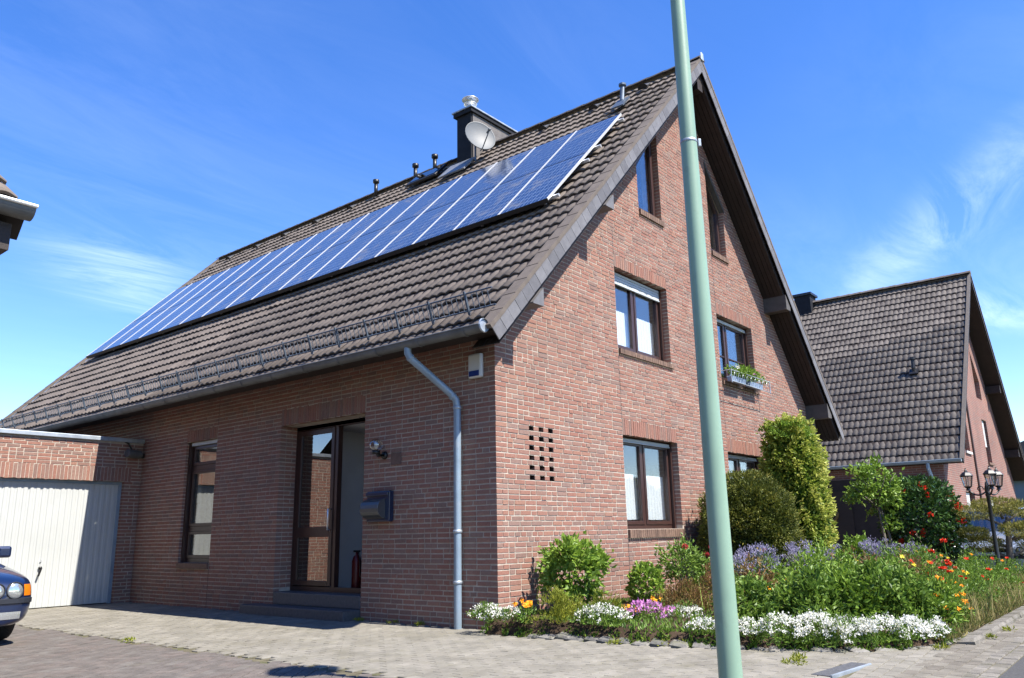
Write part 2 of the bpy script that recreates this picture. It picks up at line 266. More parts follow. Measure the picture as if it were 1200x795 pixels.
def add(name, V, Fs, m, parent=None, tint=None, smooth=False, kind=None, bevel=0., local=False, subsurf=0):
    o = bpy.data.objects.new(name, mk_mesh(name, V, Fs, m, tint, smooth)); link(o, parent, local)
    if local and parent: WM[o.name] = wm(parent)
    if kind: o['kind'] = kind
    if bevel:
        b = o.modifiers.new('bevel', 'BEVEL'); b.width = bevel; b.segments = 2; b.limit_method = 'ANGLE'
    if subsurf:
        s = o.modifiers.new('subsurf', 'SUBSURF'); s.levels = s.render_levels = subsurf
    return o

class MB:
    def __init__(s): s.v = []; s.f = []; s.t = []
    def raw(s, V, F, t=.5):
        b = len(s.v); s.v += [tuple(p) for p in V]; s.f += [tuple(i + b for i in q) for q in F]; s.t += [t] * len(V); return s
    def box(s, x0, x1, y0, y1, z0, z1, t=.5):
        return s.raw([(x0, y0, z0), (x1, y0, z0), (x1, y1, z0), (x0, y1, z0), (x0, y0, z1), (x1, y0, z1), (x1, y1, z1), (x0, y1, z1)],
                     [(0, 3, 2, 1), (4, 5, 6, 7), (0, 1, 5, 4), (1, 2, 6, 5), (2, 3, 7, 6), (3, 0, 4, 7)], t)
    def obox(s, o, ex, ey, ez, t=.5):
        o, ex, ey, ez = map(np.array, (o, ex, ey, ez)); P = [o, o + ex, o + ex + ey, o + ey]; P += [p + ez for p in P]
        return s.raw(P, [(0, 3, 2, 1), (4, 5, 6, 7), (0, 1, 5, 4), (1, 2, 6, 5), (2, 3, 7, 6), (3, 0, 4, 7)], t)
    def prism(s, poly, a, b, axis=1):          # poly of (u, v); extruded along axis from a to b
        n = len(poly); P = []
        for c in (a, b):
            for u, v in poly: P.append((u, c, v) if axis == 1 else (c, u, v) if axis == 0 else (u, v, c))
        return s.raw(P, [tuple(range(n)), tuple(range(2 * n - 1, n - 1, -1))] + [(i, i + n, (i + 1) % n + n, (i + 1) % n) for i in range(n)])
    def tube(s, pts, rad, n=10, cap=True, t=.5):
        pts = [Vector(p) for p in pts]; rad = rad if hasattr(rad, '__len__') else [rad] * len(pts); V = []; F = []
        prev = None
        for i, p in enumerate(pts):
            d = (pts[min(i + 1, len(pts) - 1)] - pts[max(i - 1, 0)]).normalized()
            if prev is None: u = d.orthogonal().normalized()
            else: u = (prev - d * prev.dot(d)).normalized()
            prev = u; v = d.cross(u)
            for k in range(n):
                a = 2 * math.pi * k / n; V.append(p + (u * math.cos(a) + v * math.sin(a)) * rad[i])
        for i in range(len(pts) - 1):
            for k in range(n): F.append((i * n + k, i * n + (k + 1) % n, (i + 1) * n + (k + 1) % n, (i + 1) * n + k))
        if cap: F.append(tuple(range(n - 1, -1, -1))); F.append(tuple(range((len(pts) - 1) * n, len(pts) * n)))
        return s.raw(V, F, t)
    def lathe(s, prof, c=(0, 0, 0), n=16, axis=None, t=.5):   # prof (r, z); axis: Vector direction of local z
        q = Vector((0, 0, 1)).rotation_difference(Vector(axis)) if axis is not None else None; V = []; F = []; c = Vector(c)
        for r, z in prof:
            for k in range(n):
                a = 2 * math.pi * k / n; p = Vector((r * math.cos(a), r * math.sin(a), z)); V.append(c + (q @ p if q else p))
        for i in range(len(prof) - 1):
            for k in range(n): F.append((i * n + k, i * n + (k + 1) % n, (i + 1) * n + (k + 1) % n, (i + 1) * n + k))
        return s.raw(V, F, t)
    def build(s, name, m, parent=None, smooth=False, **kw):
        return add(name, s.v, s.f, m, parent, tint=s.t, smooth=smooth, **kw)
def auto_smooth(o, ang=40):
    me = o.data
    me.polygons.foreach_set('use_smooth', np.ones(len(me.polygons), dtype=bool))
    me.set_sharp_from_angle(angle=R(ang))
    return o

# unit cube with open back (y=1 side), slightly worn corners
def unit_brick(tint, seed):
    rg = np.random.default_rng(seed)
    V = np.array([(0, 0, 0), (1, 0, 0), (1, 0, 1), (0, 0, 1), (0, 1, 0), (1, 1, 0), (1, 1, 1), (0, 1, 1)], float)
    j = rg.uniform(-1, 1, (4, 3)) * np.array([.012, .0, .05]); V[:4] += j
    F = np.array([(0, 1, 2, 3), (0, 4, 5, 1), (1, 5, 6, 2), (2, 6, 7, 3), (3, 7, 4, 0)])
    return V, F, tint
def pieces(name, aff, units, m, parent, n_ind=300, stuff='', vis=None, smooth=False):
    """aff (N,4,3): origin, ex, ey, ez; the n_ind pieces nearest the camera become objects, the rest one mesh"""
    aff = np.asarray(aff, float)
    if not len(aff): return
    ctr = aff[:, 0] + .5 * (aff[:, 1] + aff[:, 2] + aff[:, 3])
    d = np.linalg.norm(ctr - CAM_P, axis=1)
    if vis is not None: d = d + np.where(vis(ctr), 0, 1000)
    order = np.argsort(d); pick = RNG.integers(0, len(units), len(aff))
    meshes = {}
    for i in order[:n_ind]:
        k = int(pick[i])
        if k not in meshes:
            V, F, t = units[k]; meshes[k] = mk_mesh(name, V, F, m, np.full(len(V), t), smooth)
        o = bpy.data.objects.new(name, meshes[k]); link(o, parent)
        a = aff[i]; o.matrix_basis = Matrix(((a[1][0], a[2][0], a[3][0], a[0][0]), (a[1][1], a[2][1], a[3][1], a[0][1]), (a[1][2], a[2][2], a[3][2], a[0][2]), (0, 0, 0, 1)))
    rest = order[n_ind:]
    if len(rest):
        VV = []; FF = []; TT = []; base = 0
        for k in range(len(units)):
            idx = rest[pick[rest] == k]
            if not len(idx): continue
            V, F, t = units[k]; a = aff[idx]
            P = a[:, None, 0] + V[None, :, 0:1] * a[:, None, 1] + V[None, :, 1:2] * a[:, None, 2] + V[None, :, 2:3] * a[:, None, 3]
            nv = len(V); VV.append(P.reshape(-1, 3)); FF.append((F[None] + (np.arange(len(idx)) * nv)[:, None, None] + base).reshape(-1, F.shape[1]))
            TT.append(np.clip(t + RNG.normal(0, .05, (len(idx), 1)).repeat(nv, 1), 0, 1).ravel()); base += nv * len(idx)
        add(stuff or name + '_field', np.concatenate(VV), np.concatenate(FF), m, parent, tint=np.concatenate(TT), kind='stuff', smooth=smooth)
BRICK_UNITS = [unit_brick(t, i) for i, t in enumerate(np.linspace(.02, .98, 16))]

def lay(u0f, u1f, z0, z1, holes, rg, course=.0625, bh=.0475, j=.0155, start=None, lens=(.205, .205, .0975)):
    """brick intervals (ua, ub, zb, zt) for a wall; holes(zb, zt) -> list of (a, b) left free"""
    out = []; k = 0; z = z0
    while z + bh <= z1 + 1e-6:
        a, b = u0f(z, z + bh, k), u1f(z, z + bh, k)
        segs = [(a, b)]
        for ha, hb in holes(z, z + bh):
            ns = []
            for sa, sb in segs:
                if hb <= sa or ha >= sb: ns.append((sa, sb)); continue
                if ha - sa > .03: ns.append((sa, ha))
                if sb - hb > .03: ns.append((hb, sb))
            segs = ns
        for sa, sb in segs:
            u = sa; first = True
            while sb - u > .03:
                ln = lens[rg.integers(len(lens))]
                if first: ln = (.210, .0995)[k % 2] if rg.random() < .8 else .155; first = False
                if sb - (u + ln + j) < .05: ln = sb - u
                ln = min(ln, sb - u)
                out.append((u, u + ln, z, z + bh)); u += ln + j
        z += course; k += 1
    return out

# leaves -------------------------------------------------------------
def leaves(name, P, Nr, ln, wd, m, parent, tint, spread=.8, up=.25, fold=.25, kind=None):
    n = len(P); d = Nr + RNG.normal(0, spread, (n, 3)); d[:, 2] += up; d /= np.linalg.norm(d, axis=1, keepdims=True) + 1e-9
    sd = np.cross(d, RNG.normal(0, 1, (n, 3))); sd /= np.linalg.norm(sd, axis=1, keepdims=True) + 1e-9; nn = np.cross(d, sd)
    ln = (np.ones(n) * ln * RNG.uniform(.7, 1.25, n))[:, None]; wd = (np.ones(n) * wd * RNG.uniform(.75, 1.2, n))[:, None]
    mid = P + d * ln * .48
    V = np.stack([P, mid + sd * wd * .5 + nn * wd * fold, P + d * ln - nn * ln * .12, mid - sd * wd * .5 + nn * wd * fold], 1).reshape(-1, 3)
    b = (np.arange(n) * 4)[:, None]; F = np.concatenate([b + np.array([0, 1, 2]), b + np.array([0, 2, 3])])
    return add(name, V, F, m, parent, tint=np.clip(tint, 0, 1).repeat(4), kind=kind)
def blob(n, c, rad, clumps=30, spread=.22, rmin=.55, rmax=1., zmin=None, jit=.1):
    """clumpy points in an ellipsoid; returns P, outward normal, tint"""
    c = np.array(c, float); rad = np.array(rad, float)
    D = RNG.normal(0, 1, (clumps, 3)); D /= np.linalg.norm(D, axis=1, keepdims=True)
    cc = D * RNG.uniform(rmin, rmax, (clumps, 1)); ct = RNG.uniform(-.2, .2, clumps)
    k = RNG.integers(0, clumps, n); q = cc[k] + RNG.normal(0, spread, (n, 3))
    P = c + q * rad; nr = q / (rad[None] ** 1); nr /= np.linalg.norm(nr, axis=1, keepdims=True) + 1e-9
    t = .45 + ct[k] + RNG.normal(0, jit * 1.8, n)
    if zmin is not None:
        ok = P[:, 2] > zmin; P, nr, t = P[ok], nr[ok], t[ok]
    return P, nr, t
def shell(n, c, rad, depth=.12, bumps=.05, zmin=None, jit=.2, flat=0., power=2.):
    """dense clipped surface"""
    c = np.array(c, float); rad = np.array(rad, float); D = RNG.normal(0, 1, (n, 3))
    D /= (np.abs(D) ** power).sum(1, keepdims=True) ** (1 / power)
    ph = RNG.uniform(0, 6, 6)
    w_ = 1 + bumps * (np.sin(D[:, 0] * 7 + ph[0]) * np.sin(D[:, 2] * 8 + ph[1]) + .7 * np.sin(D[:, 1] * 13 + ph[2]) * np.sin(D[:, 2] * 15 + ph[3]))
    rr = w_ * (1 - np.abs(RNG.normal(0, depth, n))); P = c + D * rad * rr[:, None]; nr = D / rad; nr /= np.linalg.norm(nr, axis=1, keepdims=True)
    t = .5 + 2.2 * (w_ - 1) + RNG.normal(0, jit, n)
    if zmin is not None:
        ok = P[:, 2] > zmin; P, nr, t = P[ok], nr[ok], t[ok]
    return P, nr, t
def stems(base, tops, r, m, parent, name='stem'):
    b = MB()
    for tpt in tops:
        bb = np.array(base) + np.array([random.uniform(-.03, .03), random.uniform(-.03, .03), 0]); tp = np.array(tpt); md = (bb + tp) / 2 + np.array([random.uniform(-.04, .04), random.uniform(-.04, .04), .03])
        b.tube([bb, md, tp], [r, r * .8, r * .4], 6)
    return b.build(name, m, parent, smooth=True)
def copy_tree(o, loc=None, rotz=None, label=None, scale=None):
    c = o.copy(); COL.objects.link(c)
    if loc is not None: c.location = loc
    if rotz is not None: c.rotation_euler = (0, 0, rotz)
    if scale is not None: c.scale = (scale,) * 3
    if label: c['label'] = label
    for ch in list(o.children):
        k = ch.copy(); COL.objects.link(k); k.parent = c; k.matrix_parent_inverse = ch.matrix_parent_inverse.copy()
        for g in list(ch.children):
            h = g.copy(); COL.objects.link(h); h.parent = k; h.matrix_parent_inverse = g.matrix_parent_inverse.copy()
    return c

# ================================================================== SETTING
def sheet(name, poly, z, m, label=None):
    o = add(name, [(x, y, z) for x, y in poly], [tuple(range(len(poly)))], m, kind='structure'); return o
GROUND_Z = -.045
sheet('ground', [(-400, -400), (400, -400), (400, 400), (-400, 400)], GROUND_Z, M['ground'])
sheet('road', [(-60, -14), (80, -14), (80, -5.03), (-60, -5.03)], -.012, M['asphalt'])
BED = [(-.40, .0), (-.36, .18), (-.30, -.64), (-.24, -1.5), (-.22, -2.09), (-.06, -2.65), (.10, -3.15), (.36, -3.83), (.75, -4.15), (1.3, -4.38), (2.2, -4.50), (3.4, -4.50), (10.4, -4.50)]
drive = sheet('driveway', [(-2.75, -4.47), (1.2, -4.47), (1.2, -2), (.3, -1), (.3, 9.2), (-2.75, 9.2)], -.016, M['joint'])
walk = sheet('sidewalk', [(-60, -5.03), (80, -5.03), (80, -4.47), (-60, -4.47)], -.016, M['joint'])
yard = sheet('cobbled_yard', [(-12, -4.47), (-2.75, -4.47), (-2.75, 9.2), (-12, 9.2)], -.018, M['joint'])
nyard = sheet('neighbour_driveway', [(10.6, -4.47), (17, -4.47), (17, 12), (10.6, 12)], -.016, M['greypaver'])
def inside(poly, x, y):
    c = False; n = len(poly)
    for i in range(n):
        (x1, y1), (x2, y2) = poly[i], poly[i - 1]
        if (y1 > y) != (y2 > y) and x < (x2 - x1) * (y - y1) / (y2 - y1) + x1: c = not c
    return c
BEDP = BED + [(10.4, .0)]
def paving(x0, x1, y0, y1, lu, lv, j, rot, ok, jz=.0015, rg=np.random.default_rng(3)):
    """running-bond pavers; long side along direction rot; returns affines"""
    ca, sa = math.cos(rot), math.sin(rot); cx, cy = (x0 + x1) / 2, (y0 + y1) / 2; Rr = math.hypot(x1 - x0, y1 - y0) / 2; out = []
    nu = int(Rr / lu) + 2; nv = int(Rr / lv) + 2
    for b in range(-nv, nv):
        for a in range(-nu, nu):
            u = (a + (.5 if b % 2 else 0)) * lu; v = b * lv
            px, py = cx + u * ca - v * sa, cy + u * sa + v * ca
            mx, my = px + .5 * (lu * ca - lv * sa), py + .5 * (lu * sa + lv * ca)
            if not (x0 < mx < x1 and y0 < my < y1 and ok(mx, my)): continue
            z = rg.uniform(-jz, jz); tx, ty = rg.uniform(-.0012, .0012, 2); l, w_ = lu - j * rg.uniform(.8, 1.5), lv - j * rg.uniform(.8, 1.5)
            out.append([(px, py, z - .003), (l * ca, l * sa, tx), (0, 0, -.05), (-w_ * sa, w_ * ca, ty)])
    return out
def paver_units(n):
    res = []
    for i, t in enumerate(np.linspace(.03, .97, n)):
        rg = np.random.default_rng(50 + i)       # bevelled top
        b = .03; V = np.array([(b, 0, b), (1 - b, 0, b), (1 - b, 0, 1 - b), (b, 0, 1 - b), (0, .14, 0), (1, .14, 0), (1, .14, 1), (0, .14, 1), (0, 1, 0), (1, 1, 0), (1, 1, 1), (0, 1, 1)], float)
        V[:4] += rg.uniform(-.012, .012, (4, 3)) * np.array([1, 2, 1])
        F = np.array([(0, 3, 2, 1)] + [(a, a + 1 if a < 3 else 0, (a + 1 if a < 3 else 0) + 4, a + 4) for a in range(4)] + [(a + 4, (a + 1) % 4 + 4, (a + 1) % 4 + 8, a + 8) for a in range(4)])
        res.append((V, F, t))
    return res
PU = paver_units(9)
vis_ground = lambda c: (c[:, 1] > -5.2) & (((c - CAM_P) @ CAM_R[2]) > 1) & (np.abs((c - CAM_P) @ CAM_R[0]) < .67 * ((c - CAM_P) @ CAM_R[2])) & (((c - CAM_P) @ CAM_R[1]) < .44 * ((c - CAM_P) @ CAM_R[2]))
pieces('paver', paving(-2.74, 1.0, -4.46, 9.0, .2, .1, .007, R(4), lambda x, y: (x < -.02 if y > 0 else not inside(BEDP, x + .03, y)) and not (-.98 < x < -.26 and -4.12 < y < -3.90)), PU, M['paver'], drive, 300, 'paver_field', vis_ground)
pieces('cobble', paving(-9.5, -2.76, -2.6, 8.9, .21, .105, .009, R(38), lambda x, y: x < -2.86, .003), PU, M['cobble'], yard, 300, 'cobble_field', vis_ground)
pieces('paving_slab', paving(-3.5, 9, -4.78, -4.46, .2, .1, .007, 0, lambda x, y: not inside(BEDP, x, y + .05)), PU, M['greypaver'], walk, 260, 'paving_slab_field', vis_ground)
g_aff = []
for r0 in (-5.02, -4.90):
    for i in range(-18, 70): g_aff.append([(i * .165 + (.08 if r0 > -5 else 0), r0, random.uniform(-.003, .002) - .006), (.156, 0, 0), (0, 0, -.06), (0, .108, 0)])
pieces('gutter_stone', g_aff, PU, M['kerb'], walk, 200, 'gutter_stone_row', vis_ground)

# flower bed: soil with a gentle rise towards the house, edged by kerb stones and rough blocks
def soil_z(x, y): return .05 + .11 * min(1, max(0, (y + 4.5) / 3.5)) + .02 * math.sin(3 * x) * math.sin(2.3 * y)
sv = []; sf = []; NX, NY = 60, 30
for i in range(NX + 1):
    for k in range(NY + 1):
        y = -4.42 + 4.43 * k / NY
        le = np.interp(y, [p[1] for p in BED[2:]][::-1][2:], [p[0] for p in BED[2:]][::-1][2:]) + .06
        x = le + (10.35 - le) * i / NX; sv.append((x, y, soil_z(x, y) if 0 < i and 0 < k else -.03))
for i in range(NX):
    for k in range(NY): a = i * (NY + 1) + k; sf.append((a, a + NY + 1, a + NY + 2, a + 1))
bed = add('flower_bed_soil', sv, sf, M['soil'], kind='structure', smooth=True)
def rough_units(n, jit=.06):
    res = []
    for i in range(n):
        rg = np.random.default_rng(90 + i); b = .10
        V = np.array([(b, b, 0), (1 - b, b, 0), (1 - b, 1 - b, 0), (b, 1 - b, 0), (0, 0, .3), (1, 0, .3), (1, 1, .3), (0, 1, .3), (0, 0, 1), (1, 0, 1), (1, 1, 1), (0, 1, 1)], float)
        V[:, 2] = 1 - V[:, 2]; V += rg.uniform(-jit, jit, V.shape)
        F = np.array([(0, 1, 2, 3)] + [(a + 4, (a + 1) % 4 + 4, (a + 1) % 4, a) for a in range(4)] + [(a + 8, (a + 1) % 4 + 8, (a + 1) % 4 + 4, a + 4) for a in range(4)])
        res.append((V, F, i / (n - 1)))
    return res
RU = rough_units(8)
kaff = []; x = 1.35                                    # pale sloping kerb along the street
while x < 10.3:
    l = random.uniform(.42, .5); kaff.append([(x, -4.60, -.04), (l - .012, random.uniform(-.006, .006), 0), (0, .15, .03), (0, .035, .085)]); x += l
kerb = sheet('kerb_bedding', [(.9, -4.56), (10.4, -4.56), (10.4, -4.40), (.9, -4.40)], -.008, M['joint'])
pieces('kerb_stone', kaff, rough_units(6, .03), M['kerb'], kerb, 60)
saff = []
pts = BED[2:11]; 
for (xa, ya), (xb, yb) in zip(pts[:-1], pts[1:]):
    n = max(1, int(math.hypot(xb - xa, yb - ya) / .17))
    for i in range(n):
        t0 = i / n; X0, Y0 = xa + (xb - xa) * t0, ya + (yb - ya) * t0; d = np.array([xb - xa, yb - ya]) / math.hypot(xb - xa, yb - ya); q = np.array([-d[1], d[0]])
        l = .165 * random.uniform(.75, 1.15); h = random.uniform(.045, .075) if Y0 > -2.5 else random.uniform(.025, .045); wv_ = random.uniform(.14, .26)
        for lv_ in range(2): saff.append([(X0 + q[0] * .2 * lv_ + random.uniform(-.03, .03), Y0 + q[1] * .2 * lv_, -.03 + .05 * lv_), (d[0] * l, d[1] * l, 0), (q[0] * wv_, q[1] * wv_, random.uniform(.02, .06)), (0, 0, h)])
pieces('edging_block', saff, RU, M['rock'], bed, 120)
t = thing('drain_channel', 'dark drain channel with a pale metal rim set in the driveway paving', 'drain', (-.62, -4.0, 0), rotz=R(-6))
b = MB().box(-.36, .36, -.085, .06, -.05, .004); b.build('cover', M['stone'], t, local=True, bevel=.004)
b = MB().box(-.36, .36, -.105, -.087, -.05, .010); b.build('rim', M['zinc'], t, local=True, bevel=.002)

# ================================================================== MAIN HOUSE
TF, TB = 1.038, 1.1036                      # tangent of the front and back roof pitch
XE, ZE, XR, ZR, XB = -.66, 3.39, 5.70, 9.992, 11.88
ZB = ZR - (XB - XR) * TB
Y0R, Y1R = -.5, 16.6
zf = lambda x: ZE + (x - XE) * TF
zb_ = lambda x: ZR - (x - XR) * TB
CF = math.hypot(1, TF); CB = math.hypot(1, TB)
UF = np.array([1, 0, TF]) / CF; NF = np.array([-TF, 0, 1]) / CF
UB = np.array([-1, 0, TB]) / CB; NB = np.array([TB, 0, 1]) / CB
SLAB = .26
gtop = lambda x: min(zf(x) - SLAB * CF, zb_(x) - SLAB * CB)
WX = 11.1                                   # gable wall width
house = thing('brick_house', 'large red brick gabled house with grey-brown tiled roof carrying solar panels', 'house', (5.5, 8, 0))

lin = lambda x0, z0, x1, z1: (lambda x: z0 + (z1 - z0) * (x - x0) / (x1 - x0))
const = lambda z: (lambda x: z)
GOP = {  # gable openings: x0, x1, sill z, top z(x)
    'w1': (2.93, 4.60, 3.82, const(5.14)), 'w2': (2.93, 4.62, 1.11, const(2.485)),
    'w3': (6.57, 8.20, 3.82, const(5.11)), 'w4': (6.57, 8.20, 1.11, const(2.47)),
    'a1': (3.82, 4.61, 6.40, lin(3.82, 7.25, 4.61, 8.07)), 'a2': (6.57, 7.28, 6.40, lin(6.57, 8.20, 7.28, 7.42))}
FOP = {'door': (2.42, 4.42, .30, const(2.78)), 'win': (6.26, 7.25, .70, const(2.76))}
CZ0 = -.019
HOLES = [(hx, CZ0 + .02375 + .0625 * (28 + 2 * i)) for i in range(6) for hx in (.70, .91, 1.115)]
def sold_top(z1): return CZ0 + math.ceil((z1 + .215 - CZ0) / .0625) * .0625 - .0115      # soldier courses end on a bed joint
def sill_bot(z0): return CZ0 + math.floor((z0 - .068 - CZ0) / .0625) * .0625
def g_holes(zb, zt):
    out = []
    for k, (a, b, z0, zt_) in GOP.items():
        top = max(zt_(a), zt_(b)); flat = abs(zt_(a) - zt_(b)) < 1e-6
        if flat:
            if zb > sill_bot(z0) - .001 and zb < z0: out.append((a, b + .05))
            elif zt > z0 and zb < sold_top(top): out.append((a, b))
        else:
            if zb > sill_bot(z0) - .001 and zb < z0: out.append((a, b + .04))
            elif zt > z0 and zb < top:
                xs = [a, b]
                if zt_(a) < zb: xs[0] = a + (zb - zt_(a)) / (zt_(b) - zt_(a)) * (b - a)
                if zt_(b) < zb: xs[1] = b - (zb - zt_(b)) / (zt_(a) - zt_(b)) * (b - a)
                out.append(tuple(xs))
    for hx, hz in HOLES:
        if zb - .001 < hz < zt + .001: out.append((hx - .052, hx + .052))
    for jx, za, ze in ((2.927, 0, 5.7), (6.567, 0, 6.4)):       # expansion joints beside the windows
        if za <= zb < ze: out.append((jx - .012, jx + .002))
    return out
def f_holes(zb, zt):
    out = []
    for k, (a, b, z0, zt_) in FOP.items():
        z1 = zt_(0)
        if zb > (sill_bot(z0) - .001 if k == 'win' else -1) and zb < sold_top(z1): out.append((a, b))
    for jy, za, ze in ((6.255, 0, 3.4), (2.41, 2.78, 3.4)):
        if za <= zb < ze: out.append((jy - .010, jy + .003))
    return out
# hole rows must line up with courses: courses start at z = .0107
rg = np.random.default_rng(5)
GW = lay(lambda zb, zt, k: (.112 if k % 2 else .0), lambda zb, zt, k: min(WX, XR + (ZR - SLAB * CB - zt) / TB), CZ0, 9.6, g_holes, rg)
def left_clip(seg):
    xm = (seg[3] + SLAB * CF - ZE) / TF + XE          # x where the front slab underside reaches the course top
    return max(seg[0], xm)
GW = [(left_clip(s), *s[1:]) for s in GW]; GW = [s for s in GW if s[1] - s[0] > .03]
FW = lay(lambda zb, zt, k: (.0 if k % 2 else .112), lambda zb, zt, k: 8.85, CZ0, 3.55, f_holes, rg)
FW2 = lay(lambda zb, zt, k: 8.86, lambda zb, zt, k: 16.0, CZ0 + 45 * .0625, 3.55, lambda a, b: [], rg); FW = FW + FW2
aff = []
def jo(s=.0013): return float(np.clip(rg.normal(0, s), -.003, .0025))
for a, b, zb, zt in GW: aff.append([(a, jo(), zb + rg.normal(0, .0008)), (b - a, 0, rg.normal(0, .0012)), (0, .185, 0), (0, 0, zt - zb)])
for k, (a, b, z0, zt_) in GOP.items():
    if k[0] == 'w':
        n = round((b - a) / .063); s = (b - a) / n
        for i in range(n): aff.append([(a + i * s + .005, jo(), zt_(a) + .002), (s - .0105, 0, 0), (0, .185, 0), (0, 0, sold_top(zt_(a)) - zt_(a) - .002)])
for a, b, zb, zt in FW: aff.append([(jo(), b, zb + rg.normal(0, .0008)), (0, a - b, rg.normal(0, .0012)), (.105, 0, 0), (0, 0, zt - zb)])
for k, (a, b, z0, zt_) in FOP.items():
    n = round((b - a) / .063); s = (b - a) / n
    for i in range(n): aff.append([(jo(), a + (i + 1) * s - .005, zt_(0) + .002), (0, -(s - .0105), 0), (.105, 0, 0), (0, 0, sold_top(zt_(0)) - zt_(0) - .002)])
for z in np.arange(CZ0 + 6 * .0625, 2.75, .0625):               # door reveal at the far side, facing the street
    k = int(round(z / .0625)); xs = (0.112, .33) if k % 2 else (.112, .215)
    aff.append([(xs[0], 4.4165 + jo(.001), z), (xs[1] - xs[0] - .0, 0, 0), (0, .1, 0), (0, 0, .0475)])
    if not k % 2: aff.append([(.229, 4.4165 + jo(.001), z), (.10, 0, 0), (0, .1, 0), (0, 0, .0475)])
# backing wall (mortar) with real openings
b = MB()
E_ = .004
def strips(u0, u1, ops, topf, extra, emit):
    xs = sorted({u0, u1, *extra, *[o[0] - E_ for o in ops], *[o[1] + E_ for o in ops]})
    for a, c in zip(xs[:-1], xs[1:]):
        if c - a < 1e-4: continue
        mid = (a + c) / 2; cov = sorted([o for o in ops if o[0] - E_ < mid < o[1] + E_], key=lambda o: o[2])
        ca, cc = -.1, -.1
        for o in cov: emit([(a, ca), (c, cc), (c, o[2] - E_), (a, o[2] - E_)]); ca, cc = o[3](a) + E_, o[3](c) + E_
        emit([(a, ca), (c, cc), (c, topf(c)), (a, topf(a))])
hole_ops = [(hx - .052 + E_, hx + .052 - E_, hz - .026, (lambda zz: (lambda x: zz))(hz + .026)) for hx, hz in HOLES]
gops = list(GOP.values()) + hole_ops
strips(.0055, WX, gops, lambda x: gtop(x) - .004, [XR], lambda q: b.raw([(x, .0055, z) for x, z in q], [(0, 1, 2, 3)]))
fops = list(FOP.values()); fops[0] = (2.42, 4.42, -.1, const(2.78))
strips(.0055, 16.1, fops, lambda y: 3.62, [], lambda q: b.raw([(.0055, y, z) for y, z in q], [(3, 2, 1, 0)]))
for (a, c, z0, zt_) in list(GOP.values()):
    a -= E_; c += E_; z0 -= E_; d0, d1 = .0055, .36
    P = [(a, z0), (c, z0), (c, zt_(c) + E_), (a, zt_(a) + E_)]
    for i in range(4):
        p, q = P[i], P[(i + 1) % 4]; b.raw([(p[0], d0, p[1]), (q[0], d0, q[1]), (q[0], d1, q[1]), (p[0], d1, p[1])], [(0, 1, 2, 3)])
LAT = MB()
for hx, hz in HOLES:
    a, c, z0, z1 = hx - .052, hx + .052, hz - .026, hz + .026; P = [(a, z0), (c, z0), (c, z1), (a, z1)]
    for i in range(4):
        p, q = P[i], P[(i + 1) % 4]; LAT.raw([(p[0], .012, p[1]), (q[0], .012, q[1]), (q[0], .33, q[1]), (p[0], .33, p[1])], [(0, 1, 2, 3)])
for (a, c, z0, zt_) in fops:
    a -= E_; c += E_; z1 = zt_(0) + E_; d1 = .34; P = [(a, z0), (c, z0), (c, z1), (a, z1)]
    for i in range(1 if z0 < 0 else 0, 4):
        p, q = P[i], P[(i + 1) % 4]; b.raw([(.0055, p[0], p[1]), (.0055, q[0], q[1]), (d1, q[0], q[1]), (d1, p[0], p[1])], [(0, 1, 2, 3)])
b.raw([(WX, .0055, -.1), (WX, 16.1, -.1), (WX, 16.1, 3.6), (WX, .0055, 3.6)], [(0, 1, 2, 3)])         # far side wall
b.raw([(.0055, 16.1, -.1), (WX, 16.1, -.1), (WX, 16.1, 3.6), (XR, 16.1, 9.5), (.0055, 16.1, 3.6)], [(0, 1, 2, 3, 4)])
wall = b.build('wall', M['mortar'], house)
vis_w = lambda c: (c[:, 2] > .25) & (c[:, 2] < 2.9) & ~((c[:, 0] > .02) & (c[:, 0] > .5) & (c[:, 2] < .75))
pieces('brick', aff, BRICK_UNITS, M['brick'], wall, 300, 'brickwork', vis_w)
LAT.build('lattice_lining', mat('hole_shade_lining', (.06, .035, .028), .9, var=.2, vscale=20), wall)  # brown darkened to paint the shade inside the lattice holes
for jx, segs_ in ((2.922, ((.0, 1.0), (2.49, 3.7), (5.14, 5.7))), (6.562, ((.0, 1.0), (2.48, 3.7), (5.11, 6.3)))):
    for za, ze in segs_: MB().box(jx - .010, jx + .002, .0035, .012, za, ze).build('expansion_joint', M['trim'], wall)
MB().box(.0035, .012, 6.246, 6.257, 2.98, 3.5).box(.0035, .012, 6.246, 6.257, 0, .6).build('expansion_joint', M['trim'], wall)
# interior slabs keep the rooms apart
b = MB().box(.3, WX - .3, .3, 15.8, 2.72, 2.88).box(2.3, WX - 2.3, .3, 15.8, 5.62, 5.76).box(.3, WX - .3, .3, 15.8, .12, .28)
b.build('floor_slab', M['plaster'], house)
MB().box(.75, 1.6, .34, .4, 1.2, 2.7).build('cellar_lattice_back', M['black'], house)

